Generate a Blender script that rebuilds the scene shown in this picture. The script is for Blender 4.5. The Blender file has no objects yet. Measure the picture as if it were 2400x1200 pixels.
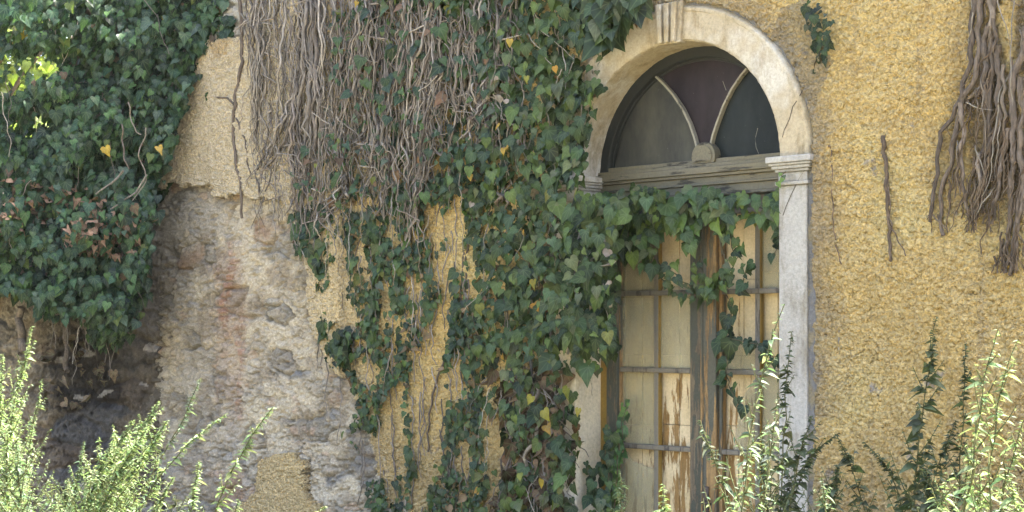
import bpy, bmesh, math, random
import numpy as np
from mathutils import Vector, Matrix

S = bpy.context.scene
COL = S.collection
R = math.radians
rng = np.random.default_rng(7)
random.seed(11)

# ------------------------------------------------------------------ camera
F = 3540.0; HY = 774.0
TH = R(42.8)
CAM = np.array((4.505, -6.11, 1.6))
RT = np.array((math.cos(TH), math.sin(TH), 0.0))
FW = np.array((-math.sin(TH), math.cos(TH), 0.0))
UP = np.array((0, 0, 1.0))

def ray(px, py):
    px = np.asarray(px, float); py = np.asarray(py, float)
    return FW + RT * ((px - 1200) / F)[..., None] + UP * ((HY - py) / F)[..., None]

def at(px, py, y=0.0):
    """photo point -> world point on the vertical plane Y = y"""
    d = ray(px, py)
    t = (np.asarray(y) - CAM[1]) / d[..., 1]
    return CAM + d * t[..., None]

def atz(px, py, Z):
    """photo point -> world point at camera depth Z"""
    return CAM + ray(px, py) * np.asarray(Z, float)[..., None]

def proj(P):
    v = np.asarray(P) - CAM
    Z = v @ FW
    return 1200 + F * (v @ RT) / Z, HY - F * v[..., 2] / Z, Z

cam_d = bpy.data.cameras.new('camera'); cam = bpy.data.objects.new('camera', cam_d); COL.objects.link(cam)
cam.location = CAM; cam.rotation_euler = (R(90), 0, TH)
cam_d.sensor_width = 36; cam_d.lens = 36 * F / 2400; cam_d.shift_y = (HY - 600) / 2400
cam_d.clip_start = 0.05; cam_d.clip_end = 2000
S.camera = cam

# ------------------------------------------------------------------ noise
def _h(x, y, s):
    h = (x.astype(np.int64) * 374761393 + y.astype(np.int64) * 668265263 + s * 1274126177) & 0xffffffff
    h = ((h ^ (h >> 13)) * 1274126177) & 0xffffffff
    h = ((h ^ (h >> 16)) * 2246822519) & 0xffffffff
    return ((h ^ (h >> 15)) & 0xffffff) / float(0x1000000)

def pn(x, y, s=0):
    x = np.asarray(x, float); y = np.asarray(y, float)
    xi = np.floor(x); yi = np.floor(y); fx = x - xi; fy = y - yi
    def g(ix, iy, dx, dy):
        a = _h(ix, iy, s) * 6.28318
        return np.cos(a) * dx + np.sin(a) * dy
    u = fx * fx * fx * (fx * (fx * 6 - 15) + 10); v = fy * fy * fy * (fy * (fy * 6 - 15) + 10)
    n00 = g(xi, yi, fx, fy); n10 = g(xi + 1, yi, fx - 1, fy); n01 = g(xi, yi + 1, fx, fy - 1); n11 = g(xi + 1, yi + 1, fx - 1, fy - 1)
    return ((n00 * (1 - u) + n10 * u) * (1 - v) + (n01 * (1 - u) + n11 * u) * v) * 1.5

def fbm(x, y, o=4, s=0, gain=.5):
    a = 1.0; t = 0; n = 0; f = 1.0
    for k in range(o):
        t = t + a * pn(x * f + 17.3 * k, y * f - 9.1 * k, s + k); n += a; a *= gain; f *= 2.03
    return t / n

def worley(x, y, s=0, jit=.9):
    xi = np.floor(x); yi = np.floor(y)
    f1 = np.full(x.shape, 9.0); f2 = np.full(x.shape, 9.0); idv = np.zeros(x.shape)
    for dx in (-1, 0, 1):
        for dy in (-1, 0, 1):
            cx = xi + dx; cy = yi + dy
            qx = cx + .5 + jit * (_h(cx, cy, s) - .5); qy = cy + .5 + jit * (_h(cx, cy, s + 5) - .5)
            d = np.hypot(x - qx, y - qy); idn = _h(cx, cy, s + 9)
            c = d < f1
            f2 = np.where(c, f1, np.minimum(f2, d)); idv = np.where(c, idn, idv); f1 = np.where(c, d, f1)
    return f1, f2, idv

def sst(a, b, x):
    t = np.clip((x - a) / (b - a), 0, 1); return t * t * (3 - 2 * t)

def mixc(a, b, t):
    t = np.asarray(t)[..., None]; return a * (1 - t) + np.asarray(b) * t

def pip(px, py, poly):
    inside = np.zeros(np.shape(px), bool); n = len(poly)
    for i in range(n):
        x1, y1 = poly[i]; x2, y2 = poly[(i + 1) % n]
        if y1 == y2: continue
        c = ((y1 > py) != (y2 > py)) & (px < (x2 - x1) * (py - y1) / (y2 - y1) + x1)
        inside ^= c
    return inside

# ------------------------------------------------------------------ objects
def link(name, me, mat=None, parent=None):
    o = bpy.data.objects.new(name, me); COL.objects.link(o)
    if mat is not None: me.materials.append(mat)
    if parent is not None: o.parent = parent
    return o

def mesh_np(name, V, faces, smooth=True, attrs=None):
    """faces: list of (k-gon index arrays (n,k))"""
    me = bpy.data.meshes.new(name)
    V = np.asarray(V, np.float32)
    loops = np.concatenate([f.reshape(-1) for f in faces]).astype(np.int32)
    tot = np.concatenate([np.full(len(f), f.shape[1]) for f in faces]).astype(np.int32)
    st = np.concatenate(([0], np.cumsum(tot)[:-1])).astype(np.int32)
    me.vertices.add(len(V)); me.vertices.foreach_set('co', V.reshape(-1))
    me.loops.add(len(loops)); me.loops.foreach_set('vertex_index', loops)
    me.polygons.add(len(tot)); me.polygons.foreach_set('loop_start', st)
    me.polygons.foreach_set('use_smooth', np.full(len(tot), smooth))
    for k, a in (attrs or {}).items():
        if a.shape[1] == 3 and k == 'leafco':
            at_ = me.attributes.new(k, 'FLOAT_VECTOR', 'POINT'); at_.data.foreach_set('vector', a.astype(np.float32).reshape(-1))
        else:
            if a.shape[1] == 3: a = np.concatenate([a, np.ones((len(a), 1))], 1)
            at_ = me.attributes.new(k, 'FLOAT_COLOR', 'POINT'); at_.data.foreach_set('color', a.astype(np.float32).reshape(-1))
    me.update(calc_edges=True); me.validate()
    return me

class MB:
    def __init__(s): s.bm = bmesh.new()
    def box(s, lo, hi, bev=0.0):
        lo = Vector(lo); hi = Vector(hi); c = (lo + hi) / 2; d = hi - lo
        r = bmesh.ops.create_cube(s.bm, size=1, matrix=Matrix.Translation(c) @ Matrix.Diagonal((d.x, d.y, d.z, 1)))
        if bev:
            es = list({e for v in r['verts'] for e in v.link_edges})
            bmesh.ops.bevel(s.bm, geom=es, offset=bev, segments=2, affect='EDGES', profile=.5)
        return s
    def prism(s, pts, y0, y1):
        """pts: (x,z) outline, extruded from y0 (front) to y1"""
        a = [s.bm.verts.new((x, y0, z)) for x, z in pts]; b = [s.bm.verts.new((x, y1, z)) for x, z in pts]
        n = len(pts)
        s.bm.faces.new(a); s.bm.faces.new(b[::-1])
        for i in range(n): s.bm.faces.new((a[i], b[i], b[(i + 1) % n], a[(i + 1) % n]))
        return s
    def tube(s, pts, r, n=6):
        V, fa = tube_np(np.array(pts, float), np.full(len(pts), r) if np.isscalar(r) else np.array(r), n)
        vs = [s.bm.verts.new(v) for v in V]
        for f in fa[0]: s.bm.faces.new([vs[i] for i in f])
        return s
    def done(s, name, mat, parent=None, smooth=False, rough=0.0, cuts=0):
        bmesh.ops.recalc_face_normals(s.bm, faces=s.bm.faces)
        me = bpy.data.meshes.new(name); s.bm.to_mesh(me); s.bm.free()
        if smooth: me.polygons.foreach_set('use_smooth', np.full(len(me.polygons), True))
        return link(name, me, mat, parent)

def tube_np(P, r, n=6, cap=True):
    m = len(P)
    T = np.gradient(P, axis=0); T /= np.linalg.norm(T, axis=1)[:, None] + 1e-9
    ref = np.array((0.31, 0.9, 0.05)); ref = np.where(np.abs(T @ ref)[:, None] > .9, np.array((1.0, 0, .2)), ref)
    A = np.cross(T, ref); A /= np.linalg.norm(A, axis=1)[:, None] + 1e-9
    B = np.cross(T, A)
    an = np.arange(n) * 2 * math.pi / n
    V = P[:, None, :] + r[:, None, None] * (np.cos(an)[None, :, None] * A[:, None, :] + np.sin(an)[None, :, None] * B[:, None, :])
    V = V.reshape(-1, 3)
    i = np.arange(m - 1)[:, None] * n; j = np.arange(n)[None, :]; j2 = (j + 1) % n
    q = np.stack([i + j, i + j2, i + n + j2, i + n + j], -1).reshape(-1, 4)
    return V, [q]

def tubes_mesh(name, paths, n=6):
    """paths: list of (P (m,3), r (m,), colour)"""
    Vs = []; Fs = []; Cs = []; off = 0
    for P, r, c in paths:
        V, f = tube_np(P, r, n)
        Vs.append(V); Fs.append(f[0] + off); off += len(V)
        Cs.append(np.tile(np.asarray(c, float), (len(V), 1)))
    return mesh_np(name, np.concatenate(Vs), [np.concatenate(Fs)], True, {'tint': np.concatenate(Cs)})

def thing(name, label, cat, loc=(0, 0, 0), group=None):
    o = bpy.data.objects.new(name, None); COL.objects.link(o); o.location = loc
    o.empty_display_size = .1
    o['label'] = label; o['category'] = cat
    if group: o['group'] = group
    return o

# ------------------------------------------------------------------ materials
def newmat(name):
    m = bpy.data.materials.new(name); m.use_nodes = True
    nt = m.node_tree; b = nt.nodes['Principled BSDF']
    return m, nt, b
def nd(nt, t, **kw):
    n = nt.nodes.new(t)
    for k, v in kw.items():
        if k in n.inputs: n.inputs[k].default_value = v
        else: setattr(n, k, v)
    return n
def noise(nt, scale, detail=6, rough=.6, stretch=None, w=0):
    tc = nd(nt, 'ShaderNodeTexCoord')
    mp = nd(nt, 'ShaderNodeMapping'); mp.inputs['Scale'].default_value = stretch or (1, 1, 1); mp.inputs['Location'].default_value = (w, w * .7, w * 1.3)
    nt.links.new(tc.outputs['Object'], mp.inputs['Vector'])
    n = nd(nt, 'ShaderNodeTexNoise'); n.inputs['Scale'].default_value = scale; n.inputs['Detail'].default_value = detail; n.inputs['Roughness'].default_value = rough
    nt.links.new(mp.outputs['Vector'], n.inputs['Vector'])
    return n.outputs['Fac']
def ramp(nt, fac, stops):
    r = nd(nt, 'ShaderNodeValToRGB'); e = r.color_ramp.elements
    while len(e) < len(stops): e.new(.5)
    for k, (p, c) in enumerate(stops):
        e[k].position = p; e[k].color = (*c, 1) if len(c) == 3 else c
    nt.links.new(fac, r.inputs['Fac']); return r.outputs['Color']
def mix(nt, fac, a, b, mode='MIX'):
    m = nd(nt, 'ShaderNodeMix', data_type='RGBA', blend_type=mode)
    for sock, v in ((m.inputs[0], fac), (m.inputs[6], a), (m.inputs[7], b)):
        if hasattr(v, 'links') or hasattr(v, 'is_linked'): nt.links.new(v, sock)
        elif isinstance(v, (int, float)): sock.default_value = v
        else: sock.default_value = (*v, 1) if len(v) == 3 else v
    return m.outputs[2]
def bump(nt, b, h, strength=.5, dist=.01):
    n = nd(nt, 'ShaderNodeBump'); n.inputs['Strength'].default_value = strength; n.inputs['Distance'].default_value = dist
    nt.links.new(h, n.inputs['Height']); nt.links.new(n.outputs['Normal'], b.inputs['Normal'])
def g(v): return (v, v, v)

ALB = .68
def sc(c, k=None): return tuple(v * (k or ALB) for v in c)
def mat_attr(name, fine=120, var=.35, bstr=.5, bdist=.006, rough=.95, spec=.15, lo=.25, hi=.75):
    """albedo from the 'col' attribute (stones, plaster stains) with fine procedural grain"""
    m, nt, b = newmat(name)
    a = nd(nt, 'ShaderNodeAttribute', attribute_name='col')
    n1 = noise(nt, fine, 5, .7)
    c = mix(nt, 1.0, a.outputs['Color'], ramp(nt, n1, [(lo, g(ALB * (1 - var))), (hi, g(ALB * (1 + var * .6)))]), 'MULTIPLY')
    nt.links.new(c, b.inputs['Base Color']); b.inputs['Roughness'].default_value = rough; b.inputs['Specular IOR Level'].default_value = spec
    bump(nt, b, n1, bstr, bdist)
    return m

def mat_stone(name, base, alt, patch, scale=3, stain=(.62, .58, .5)):
    m, nt, b = newmat(name)
    base, alt, patch = sc(base), sc(alt), sc(patch)
    n1 = noise(nt, scale, 5, .6); n2 = noise(nt, 60, 5, .75, w=3); n3 = noise(nt, 1.6, 4, .6, w=9)
    n4 = noise(nt, 7, 6, .75, stretch=(1, 1, .35), w=21)
    c = mix(nt, ramp(nt, n1, [(.4, g(0)), (.62, g(1))]), base, alt)
    c = mix(nt, ramp(nt, n3, [(.5, g(0)), (.58, g(1))]), c, patch)
    c = mix(nt, 1.0, c, ramp(nt, n4, [(.36, stain), (.52, g(1))]), 'MULTIPLY')
    c = mix(nt, 1.0, c, ramp(nt, n2, [(.3, g(.72)), (.62, g(1.06))]), 'MULTIPLY')
    nt.links.new(c, b.inputs['Base Color']); b.inputs['Roughness'].default_value = .9; b.inputs['Specular IOR Level'].default_value = .2
    bump(nt, b, n2, .6, .008)
    return m

def mat_paint(name, paint, under, peel, dirt=(.5, .48, .42), stretch=(9, 9, 1.2), scale=3.2, w=0, rough=.6, wood2=None, zlow=None):
    """old paint over wood: the mask peels along the grain, grey cracks, brown wood below; zlow=(z0,z1) peels more below z0"""
    m, nt, b = newmat(name)
    paint, under, wood2 = sc(paint), sc(under), (sc(wood2) if wood2 else None)
    n1 = noise(nt, scale, 8, .68, stretch=stretch, w=w); n2 = noise(nt, 2.2, 5, .6, w=w + 4); n3 = noise(nt, 16, 6, .7, stretch=(6, 6, .6), w=w + 8)
    n5 = noise(nt, 90, 3, .6, w=w + 2)
    pa = mix(nt, ramp(nt, n2, [(.38, g(0)), (.66, g(1))]), paint, tuple(p * d * 1.7 for p, d in zip(paint, dirt)))
    wd = mix(nt, ramp(nt, n3, [(.35, g(0)), (.65, g(1))]), under, wood2 or tuple(u * .55 for u in under))
    fac = n1
    if zlow:
        tc = nd(nt, 'ShaderNodeTexCoord'); sx = nd(nt, 'ShaderNodeSeparateXYZ'); nt.links.new(tc.outputs['Object'], sx.inputs[0])
        mr = nd(nt, 'ShaderNodeMapRange'); mr.inputs[1].default_value = zlow[1]; mr.inputs[2].default_value = zlow[0]; mr.inputs[3].default_value = -.07; mr.inputs[4].default_value = .13
        nt.links.new(sx.outputs[2], mr.inputs[0])
        ad = nd(nt, 'ShaderNodeMath', operation='ADD'); nt.links.new(n1, ad.inputs[0]); nt.links.new(mr.outputs[0], ad.inputs[1]); fac = ad.outputs[0]
    t = 1 - peel
    mk = ramp(nt, fac, [(t - .008, g(0)), (t + .008, g(1))])
    edge = ramp(nt, fac, [(t - .03, g(1)), (t - .008, g(.72))])
    c = mix(nt, mk, mix(nt, 1.0, pa, edge, 'MULTIPLY'), wd)
    crk = ramp(nt, n3, [(.28, g(.45)), (.36, g(1))])
    c = mix(nt, 1.0, c, crk, 'MULTIPLY')
    c = mix(nt, 1.0, c, ramp(nt, n5, [(.3, g(.82)), (.7, g(1.08))]), 'MULTIPLY')
    nt.links.new(c, b.inputs['Base Color']); b.inputs['Roughness'].default_value = rough; b.inputs['Specular IOR Level'].default_value = .25
    h = mix(nt, mk, g(.6), g(0.2)); hb = mix(nt, .4, h, n3, 'ADD')
    bump(nt, b, hb, .5, .004)
    return m

def mat_glass(name, tint, alpha, rough=.22, film=(.2, .2, .16), w=0):
    """old pane: dusty film over glass"""
    m, nt, b = newmat(name)
    tint, film = sc(tint), sc(film)
    n1 = noise(nt, 5, 6, .65, stretch=(1.4, 1, .6), w=w); n2 = noise(nt, 60, 3, .7, w=w + 3)
    c = mix(nt, ramp(nt, n1, [(.35, g(0)), (.7, g(1))]), tint, film)
    c = mix(nt, ramp(nt, n2, [(.72, g(0)), (.76, g(.35))]), c, g(.35))
    nt.links.new(c, b.inputs['Base Color']); b.inputs['Roughness'].default_value = rough; b.inputs['Specular IOR Level'].default_value = .09
    bump(nt, b, noise(nt, 7, 3, .5, w=w + 6), .25, .02)
    if alpha < 1:
        ao = ramp(nt, n1, [(.3, g(alpha - .12)), (.7, g(alpha + .12))])
        nt.links.new(ao, b.inputs['Alpha'])
    return m

def mat_leaf(name, transl=.28, rough=.46, spec=.30, vein=.35, trc=(1.6, 1.9, .7)):
    m, nt, b = newmat(name)
    L = nt.links.new
    a = nd(nt, 'ShaderNodeAttribute', attribute_name='tint'); lc = nd(nt, 'ShaderNodeAttribute', attribute_name='leafco')
    sx = nd(nt, 'ShaderNodeSeparateXYZ'); L(lc.outputs['Vector'], sx.inputs[0])
    ab = nd(nt, 'ShaderNodeMath', operation='ABSOLUTE'); L(sx.outputs[0], ab.inputs[0])
    # lateral veins: distance of |u| from two rays leaving the leaf base
    fac = None
    for k in (0.0, .62, 2.2):
        mu = nd(nt, 'ShaderNodeMath', operation='MULTIPLY_ADD'); mu.inputs[1].default_value = -k; mu.inputs[2].default_value = .06 * k; L(sx.outputs[1], mu.inputs[0])
        ad = nd(nt, 'ShaderNodeMath', operation='ADD'); L(ab.outputs[0], ad.inputs[0]); L(mu.outputs[0], ad.inputs[1])
        b2 = nd(nt, 'ShaderNodeMath', operation='ABSOLUTE'); L(ad.outputs[0], b2.inputs[0])
        mr = nd(nt, 'ShaderNodeMapRange'); mr.inputs[1].default_value = .012; mr.inputs[2].default_value = .035 * (1 + .6 * k); mr.inputs[3].default_value = 1; mr.inputs[4].default_value = 0
        L(b2.outputs[0], mr.inputs[0])
        if fac is None: fac = mr.outputs[0]
        else:
            mx = nd(nt, 'ShaderNodeMath', operation='MAXIMUM'); L(fac, mx.inputs[0]); L(mr.outputs[0], mx.inputs[1]); fac = mx.outputs[0]
    ms = nd(nt, 'ShaderNodeMath', operation='MULTIPLY'); ms.inputs[1].default_value = vein; L(fac, ms.inputs[0])
    n1 = noise(nt, 35, 4, .6)
    base = mix(nt, 1.0, a.outputs['Color'], ramp(nt, n1, [(.3, g(.65 * .72)), (.7, g(1.25 * .72))]), 'MULTIPLY')
    light = mix(nt, .5, base, (.22, .27, .14))
    c = mix(nt, ms.outputs[0], base, light)
    L(c, b.inputs['Base Color']); b.inputs['Roughness'].default_value = rough; b.inputs['Specular IOR Level'].default_value = spec
    tr = nd(nt, 'ShaderNodeBsdfTranslucent'); tcx = mix(nt, 1.0, c, trc, 'MULTIPLY'); L(tcx, tr.inputs['Color'])
    mxs = nd(nt, 'ShaderNodeMixShader'); mxs.inputs[0].default_value = transl
    L(b.outputs[0], mxs.inputs[1]); L(tr.outputs[0], mxs.inputs[2])
    L(mxs.outputs[0], nt.nodes['Material Output'].inputs['Surface'])
    return m

def mat_bark(name, stretch=(30, 30, 5), rough=.9):
    m, nt, b = newmat(name)
    a = nd(nt, 'ShaderNodeAttribute', attribute_name='tint')
    n1 = noise(nt, 3, 6, .7, stretch=stretch); n2 = noise(nt, 40, 4, .7, w=5)
    c = mix(nt, 1.0, a.outputs['Color'], ramp(nt, n1, [(.3, g(.42 * ALB)), (.7, g(1.4 * ALB))]), 'MULTIPLY')
    c = mix(nt, 1.0, c, ramp(nt, n2, [(.3, g(.75)), (.7, g(1.15))]), 'MULTIPLY')
    nt.links.new(c, b.inputs['Base Color']); b.inputs['Roughness'].default_value = rough; b.inputs['Specular IOR Level'].default_value = .15
    bump(nt, b, n1, .7, .006)
    return m

M_STUC = mat_attr('ochre roughcast', 85, .34, 1.0, .012, lo=.32, hi=.66)  # colour mottling also stands in for shade between the pebbles
def _peb():
    nt = M_STUC.node_tree; b = nt.nodes['Principled BSDF']; bp = [n for n in nt.nodes if n.type == 'BUMP'][0]
    tc = nd(nt, 'ShaderNodeTexCoord'); ns = nd(nt, 'ShaderNodeTexNoise'); ns.inputs['Scale'].default_value = 40
    nt.links.new(tc.outputs['Object'], ns.inputs['Vector'])
    wv = nd(nt, 'ShaderNodeVectorMath', operation='MULTIPLY_ADD'); wv.inputs[1].default_value = (.02, .02, .02); nt.links.new(ns.outputs['Color'], wv.inputs[0]); nt.links.new(tc.outputs['Object'], wv.inputs[2])
    vo = nd(nt, 'ShaderNodeTexVoronoi', feature='F1'); vo.inputs['Scale'].default_value = 56; nt.links.new(wv.outputs[0], vo.inputs['Vector'])
    b2 = nd(nt, 'ShaderNodeBump', invert=True); b2.inputs['Strength'].default_value = 1; b2.inputs['Distance'].default_value = .028
    nt.links.new(vo.outputs['Distance'], b2.inputs['Height']); nt.links.new(bp.outputs['Normal'], b2.inputs['Normal']); nt.links.new(b2.outputs['Normal'], b.inputs['Normal'])
_peb()
M_MAS = mat_attr('rubble and lime mortar', 85, .42, 1.0, .014)
M_LIME = mat_stone('arch limestone', (.58, .49, .33), (.51, .435, .30), (.68, .635, .54))
M_JAMB_LIT = mat_stone('bounce lit jamb', (.88, .77, .55), (.85, .74, .52), (.86, .80, .66), stain=(.88, .84, .76))  # left jamb: bounce light put into its paler cream colour
M_PIL = mat_stone('pale jamb stone', (.52, .50, .45), (.47, .45, .405), (.56, .545, .50), 5)
M_CREAM = mat_paint('cream shutter paint', (.86, .70, .43), (.40, .25, .11), .315, zlow=(.9, 2.4))
M_CREAM2 = mat_paint('cream shutter paint peeling', (.88, .71, .44), (.44, .26, .09), .385, w=14, zlow=(1.0, 1.9))
M_GREEN = mat_paint('dark green door paint', (.085, .09, .072), (.24, .19, .12), .46, dirt=(.62, .6, .55), w=5, wood2=(.12, .09, .06))
M_STILE = mat_paint('worn meeting stile paint', (.12, .12, .095), (.46, .29, .12), .505, dirt=(.62, .6, .55), stretch=(14, 14, .9), scale=2.2, w=31, wood2=(.20, .12, .05))
M_DKGR = mat_paint('blackened fanlight frame paint', (.024, .027, .024), (.07, .065, .05), .34, dirt=(.6, .6, .55), w=41)
M_OCHRE = mat_paint('ochre stop bead paint', (.36, .23, .05), (.2, .15, .1), .36, w=9)
M_GREYB = mat_paint('grey weathered bar', (.22, .20, .165), (.13, .11, .09), .42, w=17, dirt=(.6, .58, .52))
M_RIB = mat_paint('pale weathered rib', (.36, .34, .27), (.16, .14, .11), .40, w=51, dirt=(.6, .58, .52))
M_TRANS = mat_paint('transom paint', (.20, .18, .125), (.085, .075, .055), .42, dirt=(.6, .58, .5), stretch=(1.2, 6, 8), w=23)
M_GLA = mat_glass('fanlight glass dusty', (.050, .052, .046), 1, .38, (.115, .11, .085), 2)
M_GLB = mat_glass('fanlight glass brown', (.022, .015, .016), 1, .36, (.045, .035, .035), 7)
M_GLC = mat_glass('fanlight glass dark', (.014, .018, .017), 1, .34, (.034, .040, .036), 12)
M_PANE = mat_glass('dirty door glass', (.54, .49, .30), .36, .3, (.70, .64, .42), 5)
M_LEAF = mat_leaf('ivy leaf')
M_WEED = mat_leaf('weed leaf', .42, .6, .3, .2, (1.15, 1.25, .8))
M_DEAD = mat_leaf('dead leaf', .15, .8, .15, .5)
M_BARK = mat_bark('woody vine bark')
M_WSTEM = mat_bark('weed stem bark', (8, 8, 3))
m_, nt_, b_ = newmat('dark inner plaster'); b_.inputs['Base Color'].default_value = (.16, .14, .11, 1); b_.inputs['Roughness'].default_value = .95; M_IN = m_  # plain dark plaster tone for the walls behind the skins
m_, nt_, b_ = newmat('roof clay')
c_ = mix(nt_, ramp(nt_, noise(nt_, 9, 5), [(.4, g(0)), (.6, g(1))]), (.34, .15, .08), (.24, .14, .09)); nt_.links.new(c_, b_.inputs['Base Color']); b_.inputs['Roughness'].default_value = .9; M_ROOF = m_
m_, nt_, b_ = newmat('iron latch'); b_.inputs['Base Color'].default_value = (.07, .055, .045, 1); b_.inputs['Roughness'].default_value = .7; b_.inputs['Metallic'].default_value = .5; M_IRON = m_
m_, nt_, b_ = newmat('crack dirt'); b_.inputs['Base Color'].default_value = (.07, .055, .04, 1); b_.inputs['Roughness'].default_value = 1; M_CRACK = m_

# ------------------------------------------------------------------ the house
house = thing('derelict_house', 'derelict ochre stuccoed house with arched stone doorway and patches of bare rubble masonry', 'house', (0, 0, 0))
XL, XR, HT = -4.72, 6.5, 4.6
CX, ARC, ZS, RW = -.035, .627, 2.414, .165     # arch centre, opening radius, springing, ring width

STUC_MAIN = [(590, -400), (600, 75), (582, 92), (520, 96), (488, 106), (470, 180), (436, 270), (408, 352), (384, 442), (398, 446), (428, 432), (462, 438), (498, 440), (512, 430),
             (520, 455), (556, 468), (572, 458), (590, 460), (612, 470), (650, 466), (676, 474), (708, 520), (722, 566), (738, 600), (742, 700), (756, 780), (790, 850), (832, 905), (862, 960),
             (884, 1020), (896, 1120), (930, 1200), (960, 1500), (3300, 1700), (3300, -900), (590, -900)]
STUC_LOW = [(628, 1085), (640, 1076), (662, 1062), (716, 1058), (734, 1078), (738, 1150), (752, 1168), (776, 1176), (790, 1230), (800, 1290), (520, 1290), (560, 1205), (588, 1186), (628, 1150)]

def xgrid():
    xs = [-4.72]
    while xs[-1] < 2.35:
        s = xs[-1]; xi_Z = (s - 4.505) * RT[0] + 6.11 * RT[1]
        Z = (s - 4.505) * FW[0] + 6.11 * FW[1]
        r_ = (math.cos(TH) + xi_Z / Z * math.sin(TH))
        xs.append(s + max(.0045, .95 * 2.34 * Z / F / r_))
    xs += [2.4, 2.7, 3.2, 4, 5, XR]
    return np.array(xs)
xs = xgrid()
zs = np.concatenate([[0, .06, .12, .18], np.arange(.24, 4.02, .0065), [4.1, 4.25, 4.45, HT]])
X, Z = np.meshgrid(xs, zs, indexing='ij')
PX, PY, _ = proj(np.stack([X, 0 * X, Z], -1))
NX = PX + 14 * fbm(X * 9, Z * 9, 4, 3) + 5 * pn(X * 45, Z * 45, 4); NY = PY + 14 * fbm(X * 9 + 50, Z * 9, 4, 5) + 5 * pn(X * 45, Z * 45, 9)
def ringd(X, Z):
    """distance outside the stone surround (negative = inside it)"""
    r = np.hypot(X - CX, Z - ZS)
    return np.where(Z > ZS, r, np.abs(X - CX)) - (ARC + RW)
RD = ringd(X, Z)
opening = RD < -.03
gap = RD + .012 * pn(X * 30, Z * 30, 21) + .01 * pn(X * 7, Z * 7, 22)
mainmask = pip(NX, NY, STUC_MAIN) & (gap > .026)
lowmask = pip(NX, NY, STUC_LOW)

def grid_mesh(name, X, Y, Z, keep, col, depth, parent, mat):
    """heightfield sheet over the kept vertices, its ragged rim turned back by depth"""
    n, m = X.shape
    idx = -np.ones((n, m), np.int64)
    q = keep[:-1, :-1] & keep[1:, :-1] & keep[1:, 1:] & keep[:-1, 1:]
    used = np.zeros((n, m), bool)
    for a, b in ((slice(0, -1), slice(0, -1)), (slice(1, None), slice(0, -1)), (slice(1, None), slice(1, None)), (slice(0, -1), slice(1, None))): used[a, b] |= q
    idx[used] = np.arange(used.sum())
    V = np.stack([X[used], Y[used], Z[used]], -1); C = col[used]
    I = idx
    quads = np.stack([I[:-1, :-1][q], I[1:, :-1][q], I[1:, 1:][q], I[:-1, 1:][q]], -1)
    # boundary edges -> skirt
    e = np.concatenate([quads[:, [0, 1]], quads[:, [1, 2]], quads[:, [2, 3]], quads[:, [3, 0]]])
    key = np.sort(e, 1); kk = key[:, 0] * (len(V) + 1) + key[:, 1]
    u, inv, cnt = np.unique(kk, return_inverse=True, return_counts=True)
    be = e[cnt[inv] == 1]
    bv = np.unique(be); mp = -np.ones(len(V), np.int64); mp[bv] = len(V) + np.arange(len(bv))
    V2 = V[bv].copy(); V2[:, 1] += depth
    sk = np.stack([be[:, 1], be[:, 0], mp[be[:, 0]], mp[be[:, 1]]], -1)
    V = np.concatenate([V, V2]); C = np.concatenate([C, C[bv] * .6 + .08])
    me = mesh_np(name, V, [np.concatenate([quads, sk])], True, {'col': C})
    return link(name, me, mat, parent)

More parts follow.
